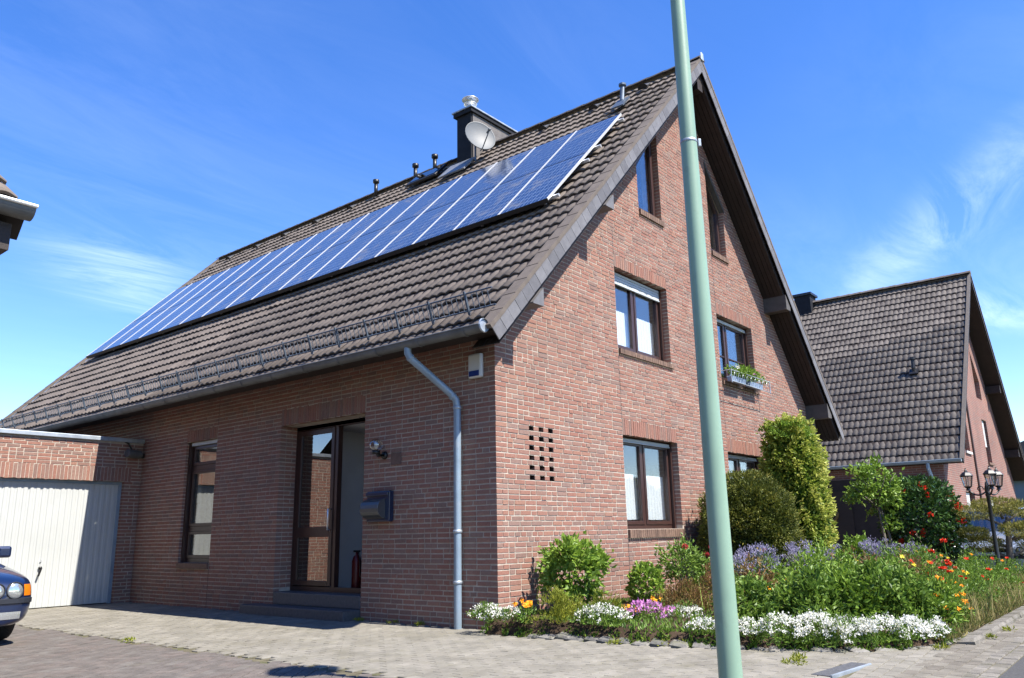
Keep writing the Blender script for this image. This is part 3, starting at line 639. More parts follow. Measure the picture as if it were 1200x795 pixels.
# ---- windows
def fbox(mb, fr, u0, u1, v0, v1, d0, d1): 
    P = [fr(u, v, d) for d in (d0, d1) for (u, v) in ((u0, v0), (u1, v0), (u1, v1), (u0, v1))]
    mb.raw(P, [(3, 2, 1, 0), (4, 5, 6, 7), (0, 1, 5, 4), (1, 2, 6, 5), (2, 3, 7, 6), (3, 0, 4, 7)])
def ring(mb, fr, u0, u1, v0, v1, t_, d0, d1):
    fbox(mb, fr, u0, u0 + t_, v0, v1, d0, d1); fbox(mb, fr, u1 - t_, u1, v0, v1, d0, d1)
    fbox(mb, fr, u0 + t_, u1 - t_, v0, v0 + t_, d0, d1); fbox(mb, fr, u0 + t_, u1 - t_, v1 - t_, v1, d0, d1)
def wavy(fr, u0, u1, v0, v1, d, amp=.018, folds=14, hem=0.):
    n = folds * 6; V = []; F = []
    for i in range(n + 1):
        u = u0 + (u1 - u0) * i / n; dd = d + amp * math.sin(i / n * folds * 2 * math.pi) + random.uniform(-.003, .003); s = hem * math.sin(i / n * math.pi)
        V += [fr(u, v0 + s + random.uniform(-.004, .004), dd), fr(u, v1, d + amp * .4 * math.sin(i / n * folds * 2 * math.pi))]
    for i in range(n): F.append((2 * i, 2 * i + 2, 2 * i + 3, 2 * i + 1))
    return V, F
def window(parent, fr, W, H, d=.165, shutter=.0, split=.47, curtain=None, cross=False, frame_mat=None, label=None):
    fm = frame_mat or M['frame']
    mb = MB(); ring(mb, fr, .0, W, .0, H, .06, d, d + .07); fbox(mb, fr, W * split - .025, W * split + .025, .06, H - .06, d - .002, d + .068)
    win = mb.build('window', fm, parent)
    if label: win['label'] = label
    for (a, c) in ((.06, W * split - .025), (W * split + .025, W - .06)):
        mb = MB(); ring(mb, fr, a + .004, c - .004, .064, H - .064, .055, d - .014, d + .05)
        if cross: fbox(mb, fr, a + .05, c - .05, H * .42 - .013, H * .42 + .013, d - .004, d + .03)
        s = mb.build('sash', fm, win, bevel=.005)
        mb = MB(); fbox(mb, fr, a + .055, c - .055, .115, H - .115, d + .016, d + .024); mb.build('pane', M['glass'], win)
    if curtain:
        for (a, c) in ((.05, W * split - .01), (W * split + .01, W - .05)):
            V, F = wavy(fr, a, c, curtain[0], curtain[1], d + .115, hem=curtain[2], folds=9); add('curtain', V, F, M['curtain'], win, smooth=True)
    if shutter:
        n = max(1, int(shutter / .045)); mb = MB()
        for i in range(n): fbox(mb, fr, .012, W - .055, H - .02 - (i + 1) * .045, H - .02 - i * .045 - .005, d - .045 + .003 * (i % 2), d - .02)
        fbox(mb, fr, .010, W - .05, H - .02 - n * .045 - .022, H - .022 - n * .045, d - .052, d - .018)
        mb.build('roller_shutter', M['shutter'], win, bevel=.004)
        mb = MB(); fbox(mb, fr, W - .05, W - .004, .0, H, d - .055, d - .001); mb.build('shutter_rail', fm, win)
    return win
def gfr(x0, z0): return lambda u, v, d: (x0 + u, d, z0 + v)
def brick_sill(x0, x1, z0, parent, proud=.035):
    mb = MB(); n = round((x1 - x0) / .0625); s = (x1 - x0) / n
    for i in range(n): mb.obox((x0 + i * s + .004, -proud + random.uniform(-.002, .002), sill_bot(z0)), (s - .008, 0, 0), (0, .22, .012), (0, 0, z0 - .012 - sill_bot(z0)), random.random())
    o = mb.build('sill', M['sillbrick'], parent); return o
G = GOP
W1 = window(house, gfr(2.93, 3.82), 1.67, 1.32, shutter=.20, curtain=(.10, .74, -.07), label='upper window with half lowered white roller shutter')
W2 = window(house, gfr(2.93, 1.11), 1.69, 1.375, shutter=.06, curtain=(.14, .83, 0), label='ground floor window with white curtains')
W3 = window(house, gfr(6.57, 3.82), 1.63, 1.29, shutter=.045, split=.40, cross=True, label='upper window behind the flower boxes')
W4 = window(house, gfr(6.57, 1.11), 1.63, 1.36, shutter=.06, curtain=(.14, 1.2, 0), label='ground floor window behind the clipped yew')
for w_, k in ((W1, 'w1'), (W2, 'w2'), (W3, 'w3'), (W4, 'w4')): brick_sill(G[k][0], G[k][1] + .05, G[k][2], w_)
for k in ('a1', 'a2'):
    a, c, z0, zt_ = G[k]; out = [(a, z0), (c, z0), (c, zt_(c)), (a, zt_(a))]; cx = sum(p[0] for p in out) / 4; cz = sum(p[1] for p in out) / 4
    def inset(t_): return [(cx + (x - cx) * (1 - 2 * t_ / (c - a)), cz + (z - cz) * (1 - 2 * t_ / 1.35)) for x, z in out]
    def pring(mb, po, pi, d0, d1):
        n = len(po)
        for i in range(n):
            k2 = (i + 1) % n; mb.raw([(po[i][0], d0, po[i][1]), (po[k2][0], d0, po[k2][1]), (pi[k2][0], d0, pi[k2][1]), (pi[i][0], d0, pi[i][1]), (po[i][0], d1, po[i][1]), (po[k2][0], d1, po[k2][1]), (pi[k2][0], d1, pi[k2][1]), (pi[i][0], d1, pi[i][1])], [(0, 1, 2, 3), (3, 2, 6, 7), (0, 4, 5, 1), (4, 7, 6, 5)])
    mb = MB(); pring(mb, out, inset(.055), .11, .18); wa = mb.build('window', M['frame'], house); wa['label'] = 'attic window with a slanted top under the verge'
    mb = MB(); pring(mb, inset(.058), inset(.115), .096, .16); mb.build('sash', M['frame'], wa)
    ii = inset(.11); mb = MB().prism(ii, .128, .136); mb.build('pane', M['glass'], wa)
    mb = MB(); n = round((c + .04 - a) / .0625); s = (c + .04 - a) / n
    for i in range(n): mb.obox((a + i * s + .004, -.035, sill_bot(z0)), (s - .008, 0, 0), (0, .22, .012), (0, 0, z0 - .012 - sill_bot(z0)), random.random())
    mb.build('sill', M['sillbrick'], wa)
    if k == 'a2':
        mb = MB().obox((a - .02, -.02, zt_(a) - .03), (c - a + .04, 0, zt_(c) - zt_(a)), (0, .1, 0), (0, 0, .10)); mb.build('lintel_board', M['greywood'], wa)
def ffr(y1, z0): return lambda u, v, d: (d, y1 - u, z0 + v)
# front window: tall, three lights
fr = ffr(7.25, .70); mb = MB(); ring(mb, fr, 0, .99, 0, 2.06, .07, .12, .19); fbox(mb, fr, .07, .92, .52, .60, .12, .19); fbox(mb, fr, .07, .92, 1.56, 1.65, .12, .19)
WF = mb.build('window', M['frame'], house); WF['label'] = 'tall narrow window beside the garage'
for v0, v1 in ((.07, .52), (.60, 1.56), (1.65, 1.99)):
    mb = MB(); ring(mb, fr, .075, .915, v0 + .004, v1 - .004, .05, .106, .17); mb.build('sash', M['frame'], WF, bevel=.004)
    mb = MB(); fbox(mb, fr, .12, .87, v0 + .05, v1 - .05, .135, .143); mb.build('pane', M['glass'], WF)
mb = MB(); fbox(mb, fr, .01, .98, 2.0, 2.055, .07, .115); mb.build('roller_shutter', M['shutter'], WF)
mb = MB(); fbox(mb, fr, 0.0, .05, .0, 2.06, .05, .118); mb.build('shutter_rail', M['frame'], WF)
mb = MB(); fbox(mb, fr, -.0, .99, sill_bot(.70) - .70, -.005, -.03, .11); mb.build('sill', M['sillbrick'], WF, bevel=.005)
# entrance: fixed glazed leaf, open doorway, hall behind
fr = ffr(4.42, .30); mb = MB(); ring(mb, fr, 0, 2.0, 0, 2.48, .07, .30, .38); fbox(mb, fr, .98, 1.05, .07, 2.41, .299, .381)
DR = mb.build('door', M['frame'], house); DR['label'] = 'dark glazed entrance door standing open beside a fixed glass leaf'
mb = MB(); ring(mb, fr, .08, .975, .08, 2.40, .075, .285, .34); fbox(mb, fr, .15, .90, .78, .93, .287, .338); mb.build('door_leaf', M['frame'], DR, bevel=.006)
for v0, v1 in ((.15, .785), (.925, 2.33)):
    mb = MB(); fbox(mb, fr, .15, .905, v0, v1, .308, .316); mb.build('pane', M['doorglass'], DR)
mb = MB(); hx, hy, hz = .245, 4.42 - .925, 1.18
mb.tube([(.285, hy, hz), (hx, hy, hz), (hx, hy, hz + .30), (.285, hy, hz + .30)], .013, 8); mb.build('handle', M['alu'], DR, smooth=True)
V, F = wavy(fr, .1, .95, .1, 2.3, .46, folds=16); add('curtain', V, F, mat('dark_curtain', (.07, .065, .05), .9), DR, smooth=True)
mb = MB().box(.40, 3.2, 2.36, 2.42, .30, 2.74).box(3.2, 3.26, 2.36, 3.9, .30, 2.74).box(.40, 3.2, 3.9, 3.96, .30, 2.74); mb.build('hall_wall', M['plaster'], house)
MB().box(.36, 3.2, 2.4, 3.95, .281, .302).build('hall_floor', M['floor'], house)
MB().box(.48, .53, 2.43, 2.47, .31, 2.0).box(2.3, 2.95, 3.86, 3.90, .31, 2.2).box(3.15, 3.2, 2.45, 2.75, .31, 2.3).build('inner_door', M['frame'], house)
mb = MB().box(-.27, .12, 2.44, 4.86, -.03, .125); mb.build('door_step', M['stone'], house, bevel=.012)
mb = MB().box(-.002, .36, 2.43, 4.41, .126, .30); mb.build('door_step', M['stone'], house, bevel=.012)

# ---- roof
b = MB()
fs = [(XE + .04, zf(XE + .04)), (XR, ZR)]
def off(x, z, n, k): return (x + n[0] * k, z + n[2] * k)
poly = [off(XE + .06, zf(XE + .06), NF, -.055), (XR, ZR - .055 * CF), off(XB - .06, zb_(XB - .06), NB, -.055), off(XB - .06, zb_(XB - .06), NB, -SLAB), (XR, ZR - SLAB * CB), (XE + (3.36 + SLAB * CF - ZE) / TF, 3.36), (XE + .09, 3.36)]
b.prism(poly, Y0R + .05, Y1R - .05); roof = b.build('roof', M['soffit'], house)
for i in range(0, 58):          # soffit boards: visible grooves on the gable overhang
    pass
def tile_units(n, lip=.030, seg=16, w=1.):
    """S-shaped concrete tile in unit space: x across (0..1), y up the slope (0..1), z in metres"""
    res = []
    for i, t_ in enumerate(np.linspace(.05, .95, n)):
        rg = np.random.default_rng(200 + i); us = np.linspace(0, 1, seg + 1)
        h = .025 * np.abs(np.sin(us * 2 * math.pi)) ** 1.15
        dx = rg.uniform(-.004, .004)
        V = []
        for u, hh in zip(us, h): V.append((u * 1.0, 1.16, hh * .55 - .026))           # upper edge tucked under next row
        for u, hh in zip(us, h): V.append((u, .02 + dx, hh + .010))
        for u, hh in zip(us, h): V.append((u, .0 + dx, hh + .002))
        for u, hh in zip(us, h): V.append((u, .012 + dx, hh - .020))
        s = seg + 1; F = []
        for r in range(3):
            for k in range(seg): F.append((r * s + k, (r + 1) * s + k, (r + 1) * s + k + 1, r * s + k + 1))
        res.append((np.array(V), np.array(F), t_))
    return res
TU = tile_units(10)
def tile_roof(xe, ze, U, N, y0, y1, slen, wtile=.328, exp=.335, skip=None, lift=.0, flip=False):
    out = []; ncol = int(round((y1 - y0) / wtile)); wt = (y1 - y0) / ncol; nrow = int(round(slen / exp)); ex = slen / nrow
    for r in range(nrow):
        for c in range(ncol):
            s0 = r * ex; y = y0 + c * wt
            if skip and skip(s0, y): continue
            o = np.array([xe, 0, ze]) + U * s0 + N * (lift + rg.normal(0, .0025)); o[1] = y if not flip else y + wt
            tl = rg.normal(0, .0035)
            out.append([o, np.array([0, wt if not flip else -wt, 0]) + N * tl, U * ex, N])
    return out
SLF = (XR - XE) * CF; SLB = (XB - XR) * CB
vis_front = lambda c: (np.abs((c - CAM_P) @ CAM_R[0]) < .66 * ((c - CAM_P) @ CAM_R[2]))
def under_panel(s, y): return 3.9 < s < 6.3 and .6 < y < 15.4
def vis_tile(c):
    s = (c[:, 0] - XE) * CF
    return vis_front(c) & ~((s > 3.4) & (s < 6.9) & (c[:, 1] > .3))
pieces('roof_tile', tile_roof(XE, ZE, UF, NF, Y0R + .16, Y1R - .16, SLF, skip=under_panel, lift=-.045), TU, M['tile'], roof, 300, 'roof_tile_field', vis_tile, smooth='auto')
pieces('roof_tile_back', tile_roof(XB, ZB, UB, NB, Y0R + .16, Y1R - .16, SLB, lift=-.045, flip=True), TU, M['tile'], roof, 0, 'back_slope_tiles')
# verge: overlapping edge tiles and small hung slates, each its own piece
vt = []; sl = []
for (xe, ze, U, N, sl_len) in ((XE, ZE, UF, NF, SLF), (XB, ZB, UB, NB, SLB)):
    o0 = np.array([xe, 0., ze]); n = int(round(sl_len / .335)); ex = sl_len / n
    for i in range(n):
        o = o0 + U * (i * ex - .01) + N * (-.03); o[1] = Y0R - .02
        vt.append([o, U * (ex + .02) - N * .012, np.array([0, .19, 0.]), N * .055])
        o = o.copy(); o[1] = Y1R - .17; vt.append([o, U * (ex + .02) - N * .012, np.array([0, .19, 0.]), N * .055])
    n = int(round(sl_len / .20)); es = sl_len / n
    for i in range(n):
        o = o0 + U * (i * es) - N * .205; o[1] = Y0R - .012 - random.uniform(0, .003)
        sl.append([o, U * (es - .006), np.array([0, .014, 0.]), N * .185 + U * .006])
def full_units(n):
    F = np.array([(0, 3, 2, 1), (4, 5, 6, 7), (0, 1, 5, 4), (1, 2, 6, 5), (2, 3, 7, 6), (3, 0, 4, 7)])
    V = np.array([(0, 0, 0), (1, 0, 0), (1, 1, 0), (0, 1, 0), (0, 0, 1), (1, 0, 1), (1, 1, 1), (0, 1, 1)], float)
    return [(V, F, t_) for t_ in np.linspace(.05, .95, n)]
FU = full_units(8)
pieces('verge_tile', vt, FU, M['verge'], roof, 200); pieces('slate', sl, FU, M['slate'], roof, 200)
# ridge caps
rc = []
for i in range(44):
    y = Y0R - .03 + i * (Y1R - Y0R + .06) / 44
    m_ = MB(); n = 8; P = []
    for e_, (yy, k) in enumerate(((y, 1.06), (y + .40, .96))):
        for a in range(n + 1):
            th = math.pi * (.12 + .76 * a / n); P.append((XR + .125 * k * math.cos(th), yy, ZR - .095 + .125 * k * math.sin(th)))
    m_.raw(P, [(a, a + 1, a + n + 2, a + n + 1) for a in range(n)] + [tuple(range(n, -1, -1))], random.random()); rc.append(m_)
for m_ in rc: m_.build('ridge_tile', M['ridge'], roof, smooth=False)
MB().box(XR - .05, XR + .06, Y0R - .045, Y0R - .01, ZR - .06, ZR + .10).build('ridge_end_cap', M['alu'], roof, bevel=.02)
# purlins carried out to the verge
for px, side in ((2.09, 0), (.28, 0), (9.12, 1), (11.05, 1)):
    zt_ = (zf(px) - SLAB * CF if side == 0 else zb_(px) - SLAB * CB) - .02
    dz = .13 if side == 0 else .2
    P = [(px - .11, zt_ + (-.11 * TF if side == 0 else .11 * TB) - .0), (px + .11, zt_ + (.11 * TF if side == 0 else -.11 * TB)), (px + .11, zt_ - dz), (px - .11, zt_ - dz)]
    MB().prism(P, Y0R + .005, .0).build('purlin', M['greywood'] if side else M['slate'], house)
MB().box(XR - .1, XR + .1, Y0R + .06, 0, ZR - SLAB * CB - .3, ZR - SLAB * CB - .06).build('purlin', M['soffit'], house)
MB().box(WX - .16, WX + .02, -.13, -.008, 2.2, 3.45).build('corner_post', M['greywood'], house)
for i in range(10):                                    # soffit boards under the gable overhang, back slope
    s0 = .1 + i * .9
for (xe, ze, U, N, sln) in ((XB, ZB, UB, NB, SLB), (XE, ZE, UF, NF, SLF)):
    for i in range(5):
        o = np.array([xe, 0, ze]) + U * .05 - N * (SLAB + .018); o[1] = Y0R + .055 + i * .088
        MB().obox(o, U * (sln - .25), (0, .080, 0), N * .014).build('soffit_board', M['soffit'], roof)
# gutter
def half_round(mb, p0, p1, r, n=9, t_=.004):
    p0, p1 = Vector(p0), Vector(p1); ax = (p1 - p0).normalized(); sd = Vector((0, 0, 1)).cross(ax).normalized(); P = []
    for p in (p0, p1):
        for rr in (r, r - t_):
            for k in range(n + 1):
                a = math.pi * k / n; P.append(p + sd * math.cos(a) * rr - Vector((0, 0, 1)) * math.sin(a) * rr)
    m_ = n + 1; F = []
    for k in range(n): F += [(k, k + 1, 2 * m_ + k + 1, 2 * m_ + k), (m_ + k + 1, m_ + k, 3 * m_ + k, 3 * m_ + k + 1)]
    mb.raw(P, F)
    for p, nrm in ((p0, -1), (p1, 1)):
        mb.raw([p] + [p + sd * math.cos(math.pi * k / n) * r - Vector((0, 0, 1)) * math.sin(math.pi * k / n) * r for k in range(n + 1)], [tuple(range(n + 2))])
    mb.tube([p0 + sd * r, p1 + sd * r], .011, 6); mb.tube([p0 - sd * r, p1 - sd * r], .006, 6)
GX, GZ = -.715, 3.395
mb = MB(); half_round(mb, (GX, Y0R + .06, GZ), (GX, Y1R - .1, GZ - .0), .082); gut = mb.build('gutter', M['zincdark'], house, smooth=True); auto_smooth(gut)
for i in range(22):
    y = -.2 + i * .76; mb = MB(); P = [(GX + .088 * math.cos(math.pi * k / 8), y, GZ - .088 * math.sin(math.pi * k / 8)) for k in range(9)]
    for p, q in zip(P[:-1], P[1:]): mb.obox(p, np.array(q) - np.array(p), (0, .026, 0), (0, 0, -.004))
    mb.build('gutter_bracket', M['zincdark'], gut)
MB().lathe([(0, 0), (.086, 0), (.086, .006), (.08, .02)], (GX, Y0R + .055, GZ - .005), 12, axis=(0, -1, 0)).build('gutter_end_cap', M['zinc'], gut)
mb = MB(); half_round(mb, (XB + .06, Y0R + .06, ZB), (XB + .06, Y1R - .1, ZB), .08); o = mb.build('gutter', M['zinc'], house, smooth=True); auto_smooth(o)
# downpipe with swan neck
PY = .545
pp = [(GX, .80, 3.33), (GX, .80, 3.26), (GX + .03, .785, 3.20), (-.18, PY + .045, 2.80), (-.115, PY + .008, 2.72), (-.10, PY, 2.62), (-.10, PY, -.02)]
dp = MB().tube(pp, .047, 16).build('downpipe', M['pipe'], house); auto_smooth(dp, 50)
for z in (2.60, 1.09, .5):
    MB().lathe([(.05, 0), (.056, .006), (.056, .034), (.05, .04)], (-.10, PY, z), 16).build('pipe_clamp', M['zinc'], dp, smooth=True)
for z, y, x in ((3.205, .785, GX + .03), (2.76, PY + .03, -.15)):
    MB().lathe([(.048, -.02), (.053, -.01), (.053, .01), (.048, .02)], (x, y, z), 16, axis=(.55, -.22, -.6)).build('pipe_collar', M['pipe'], dp, smooth=True)
# snow guard: rails, posts and bars, on the third tile course
sg = thing('snow_guard', 'long galvanised snow guard rail running above the gutter of the brick house', 'snow guard', (-.35, 8, 3.75))
s_sg = .40; SG0 = np.array([XE, 0, ZE]) + UF * s_sg
def sgp(y, up): p = SG0 + NF * .03 + np.array([0, 0, 1.]) * up * .72 + NF * up * .55; return (p[0], y, p[2])
mb = MB()
for h_ in (.02, .20): mb.tube([sgp(-.38, h_), sgp(16.3, h_)], .010, 6)
mb.build('rail', M['steel'], sg)
mb = MB(); y = -.30; bars = []
while y < 16.3: bars.append(y); y += .085
for y in bars: mb.tube([sgp(y, .02), sgp(y, .20)], .005, 4, cap=False)
mb.build('guard_bars', M['steel'], sg, kind='stuff')
for y in np.arange(.05, 16.3, .62):
    m_ = MB().obox(np.array(sgp(y, 0)) - np.array([.012, .012, .03]), (.022, 0, 0), (0, .024, 0), np.array(sgp(y, .22)) - np.array(sgp(y, -.03)))
    m_.obox(np.array(sgp(y, 0)) - NF * .01, UF * .10, (0, .03, 0), NF * .008); m_.build('support', M['steel'], sg)
# chimney
MB().box(5.19, 6.78, 5.06, 5.50, 8.8, 10.74).build('chimney', M['darkslate'], roof); ch = bpy.data.objects['chimney']
mb = MB()
for i in range(9):
    z = 9.3 + i * .165; mb.obox((5.24, 5.052, z), (1.48, 0, 0), (0, -.012, -.004), (0, 0, .168))
mb.build('chimney_cladding', M['chimside'], roof)
MB().box(5.13, 6.84, 4.99, 5.57, 10.70, 10.80).build('chimney_cap', M['darkslate'], roof, bevel=.008)
MB().box(5.10, 6.87, 4.96, 5.60, 10.801, 10.84).build('chimney_cap_sheet', M['zinc'], roof, bevel=.006)
mb = MB().lathe([(.0, 0), (.09, 0), (.09, .30), (.0, .30)], (5.42, 5.28, 10.83), 14).lathe([(.0, .43), (.20, .385), (.205, .37), (.0, .385)], (5.42, 5.28, 10.83), 18).lathe([(.09, .22), (.16, .25), (.16, .262), (.09, .28)], (5.42, 5.28, 10.83), 18)
for a in range(3): mb.tube([(5.42 + .07 * math.cos(a * 2.1), 5.28 + .07 * math.sin(a * 2.1), 11.1), (5.42 + .07 * math.cos(a * 2.1), 5.28 + .07 * math.sin(a * 2.1), 11.22)], .006, 5)
mb.build('flue', M['alu'], roof, smooth=True)
def on_roof(x, y, lift=0.): return np.array([x, y, zf(x)]) + NF * lift
MB().obox(on_roof(4.75, 4.85, .03), UF * .62, (0, .82, 0), NF * .035).build('chimney_flashing', M['lead'], roof)
# roof vents
for (x, y, h_) in ((5.52, 8.75, .34), (5.42, 7.15, .34), (5.5, 6.55, .34)):
    p = on_roof(x, y); MB().tube([p, p + np.array([0, 0, h_])], .05, 10).lathe([(.05, 0), (.085, .02), (.085, .10), (.0, .11)], p + np.array([0, 0, h_]), 12).build('roof_vent', M['black'], roof, smooth=True)
p = on_roof(4.85, .80); mb = MB().tube([p - NF * .02, p + np.array([0, 0, .10]), p + np.array([.05, 0, .42])], .045, 12).lathe([(.045, 0), (.075, .01), (.075, .05), (0, .06)], p + np.array([.05, 0, .42]), 12).obox(on_roof(4.66, .65, .045), UF * .42, (0, .28, 0), NF * .03)
mb.build('roof_vent', M['steel'], roof, smooth=False)
for y in (.57, 1.75, 3.07, 9.53, 11.02, 12.5, 13.9, 15.4):
    o = on_roof(5.30, y, .0); mb = MB(); n = 8; P = []
    for k in range(n + 1):
        a = math.pi * k / n; c0 = np.array([0, .11 * math.cos(a), 0]); P.append(o + c0 + NF * (.09 * math.sin(a)))
    for k in range(n + 1):
        a = math.pi * k / n; P.append(o + UF * .24 + np.array([0, .10 * math.cos(a), 0]) + NF * (.015 * math.sin(a)))
    mb.raw(P, [(k, k + 1, k + n + 2, k + n + 1) for k in range(n)]); mb.raw([p_ + UF * .015 for p_ in P[:n + 1]], [tuple(range(n + 1))])
    mb.build('vent_tile', M['black'], roof)
mb = MB(); mb.obox(on_roof(5.02, 6.0, .04), UF * .55, (0, 1.0, 0), NF * .06); hatch = mb.build('roof_hatch', M['black'], roof, bevel=.01)
MB().obox(on_roof(5.08, 6.08, .103), UF * .43, (0, .84, 0), NF * .006).build('roof_hatch_pane', M['carglass'], roof)

# ================================================================== THINGS ON THE HOUSE
# solar panels: two rows of sixteen; local x across, y up the slope, z out of the roof
PW, PH = .972, 1.672
def panel():
    root = bpy.data.objects.new('solar_panel', None); COL.objects.link(root); root.empty_display_size = .2
    mb = MB().box(.012, PW - .012, .012, PH - .012, .008, .034); mb.build('cell_sheet', M['cells'], root, local=True)
    mb = MB().box(.001, .013, 0, PH, 0, .042).box(PW - .013, PW - .001, 0, PH, 0, .042).box(.018, PW - .018, 0, .011, 0, .030).box(.018, PW - .018, PH - .011, PH, 0, .030)
    mb.build('panel_frame', M['panelframe'], root, local=True)
    mb = MB().box(.05, PW - .05, -.006, -.0005, .004, .036); mb.build('frame_edge', M['black'], root, local=True)
    return root
proto = panel()
PX0 = 1.745
for rw in range(2):
    for c in range(16):
        o = proto if (rw == 0 and c == 0) else copy_tree(proto)
        p = on_roof(PX0, .33 + c * .978, .085) + UF * rw * 1.677
        ax = np.array([0, 1., 0]); 
        o.rotation_mode = 'QUATERNION'
        # local x -> -y world so the face looks outwards
        mtx = Matrix(((0, UF[0], NF[0]), (-1, UF[1], NF[1]), (0, UF[2], NF[2])))
        o.rotation_quaternion = mtx.to_quaternion(); p[1] += PW; o.location = p
        row = 'lower' if rw == 0 else 'upper'; ordw = 'first second third fourth fifth sixth seventh eighth ninth tenth eleventh twelfth thirteenth fourteenth fifteenth sixteenth'.split()[c]
        meta(o, f'blue solar panel in the {row} row, {ordw} counted from the street gable', 'solar panel', 'solar panels on the roof')
rk = thing('panel_rack', 'dark mounting rails holding the rows of solar panels above the roof tiles', 'rack', on_roof(PX0, 8.1, .0))
for s_ in (.14, 1.40, 1.95, 3.1): MB().obox(on_roof(PX0, .22, .035) + UF * s_, (0, 15.9, 0), UF * .04, NF * .046).build('rail', M['alu'], rk)
for k, y in enumerate(np.arange(.5, 16, 1.3)):
    for s_ in (.15, 3.1): MB().obox(on_roof(PX0, y, -.02) + UF * s_, (0, .04, 0), UF * .03, NF * .06).build('bracket', M['alu'], rk)
MB().obox(on_roof(PX0, .33, .05) - UF * .012, (0, 15.64, 0), UF * .008, NF * .075).build('edge_profile', M['black'], rk)

# satellite dish
dc = Vector((4.98, 4.62, 9.82)); dn = Vector((-.36, -.89, .2)).normalized()
ds = thing('satellite_dish', 'light grey round satellite dish on an arm in front of the chimney', 'satellite dish', tuple(on_roof(5.0, 4.75)))
Rd = .365; prof = [(Rd * k / 10, .30 * (Rd * k / 10) ** 2 / Rd * .6) for k in range(11)] + [(Rd + .012, .11 * .62 + .005), (Rd + .01, .05)]
prof2 = prof + [(Rd * k / 10, .30 * (Rd * k / 10) ** 2 / Rd * .6 - .012) for k in range(10, -1, -1)]
dish = MB().lathe(prof2, dc, 28, axis=dn).build('reflector', M['dish'], ds, smooth=True)
side = dn.cross(Vector((0, 0, 1))).normalized(); upv = side.cross(dn)
low = dc - upv * Rd; lnb = dc + dn * .50 - upv * .16
MB().tube([low - dn * .02, low + dn * .1, lnb], .013, 8).build('feed_arm', M['steel'], ds)
MB().lathe([(0, 0), (.035, 0), (.03, .06), (.022, .07), (.022, .15), (0, .15)], lnb + dn * .02, 12, axis=-dn).build('receiver_head', M['dish'], ds, smooth=True)
MB().tube([on_roof(5.05, 4.80), Vector(on_roof(5.05, 4.80)) + Vector((0, 0, .5)), dc - dn * .06], .022, 8).build('mast', M['steel'], ds)

# wall fittings
t = thing('mailbox', 'dark blue mailbox with rounded grey newspaper tube beside the entrance', 'mailbox', (0, 2.1, 1.25))
MB().box(-.09, -.006, 1.79, 2.24, 1.26, 1.66).build('body', M['mailbox'], t, bevel=.012)
P = [(-.09, 1.30), (-.09, 1.56)] + [(-.09 - .12 * math.sin(a) - .0, 1.43 + .13 * math.cos(a)) for a in np.linspace(.1, math.pi - .1, 9)]
P = [(-.09, 1.56)] + [(-.09 - .14 * math.sin(a), 1.43 + .13 * math.cos(a)) for a in np.linspace(.15, math.pi - .15, 9)] + [(-.09, 1.30)]
MB().prism(P, 1.86, 2.22).build('newspaper_tube', M['mailfront'], t, bevel=.004)
MB().box(-.115, -.088, 1.80, 2.235, 1.60, 1.645).build('flap', M['mailbox'], t, bevel=.006)
t = thing('wall_lamp', 'small clear glass globe lamp on a black bracket beside the entrance', 'lamp', (0, 2.0, 2.13))
MB().lathe([(0, 0), (.055, 0), (.05, .03), (0, .035)], (-.006, 1.98, 2.14), 14, axis=(-1, 0, 0)).tube([(-.03, 1.98, 2.14), (-.13, 1.99, 2.13), (-.15, 2.0, 2.17)], .018, 8).lathe([(0, 0), (.06, .0), (.055, .05), (0, .05)], (-.15, 2.0, 2.15), 14).build('bracket', M['black'], t, smooth=True)
MB().lathe([(.095 * math.sin(a), -.095 * math.cos(a)) for a in np.linspace(.3, math.pi, 12)], (-.15, 2.0, 2.27), 18).build('globe', M['lampglass'], t, smooth=True)
MB().lathe([(0, 0), (.02, .02), (.032, .07), (.02, .11), (0, .12)], (-.15, 2.0, 2.21), 12).build('bulb', M['clearbulb'], t, smooth=True)
t = thing('alarm_box', 'white alarm siren box with blue lower corner under the eaves', 'alarm', (0, .28, 2.97))
MB().box(-.075, -.006, .17, .39, 2.97, 3.28).build('cover', M['white'], t, bevel=.025)
MB().box(-.083, -.074, .195, .365, 2.99, 3.06).build('strobe', M['blue'], t, bevel=.004)
t = meta(MB().box(-.012, -.003, 1.66, 1.86, 2.00, 2.16).build('house_plate', mat('faded_plate', (.19, .12, .095), .8, var=.2, vscale=12), bevel=.003), 'small faded brown plate on the bricks between globe lamp and downpipe', 'plate')
t = thing('fire_extinguisher', 'red fire extinguisher standing inside the open entrance', 'extinguisher', (.62, 3.26, .302))
MB().lathe([(0, 0), (.065, 0), (.07, .02), (.07, .42), (.05, .49), (.02, .51), (.02, .55), (0, .55)], (.62, 3.26, .303), 16).build('cylinder', M['extred'], t, smooth=True)
MB().box(.60, .64, 3.2, 3.32, .85, .88).tube([(.62, 3.22, .86), (.60, 3.16, .7), (.61, 3.17, .5)], .01, 6).build('valve', M['black'], t)
pf = thing('picture_frame', 'small dark framed picture on the hall wall inside the entrance', 'picture', (3.19, 3.2, 1.5))
MB().box(3.165, 3.198, 3.00, 3.32, 1.42, 1.88).build('frame', M['frame'], pf); MB().box(3.158, 3.166, 3.05, 3.27, 1.48, 1.82).build('print', mat('print', (.22, .22, .24), .6, var=.4, vscale=9), pf)

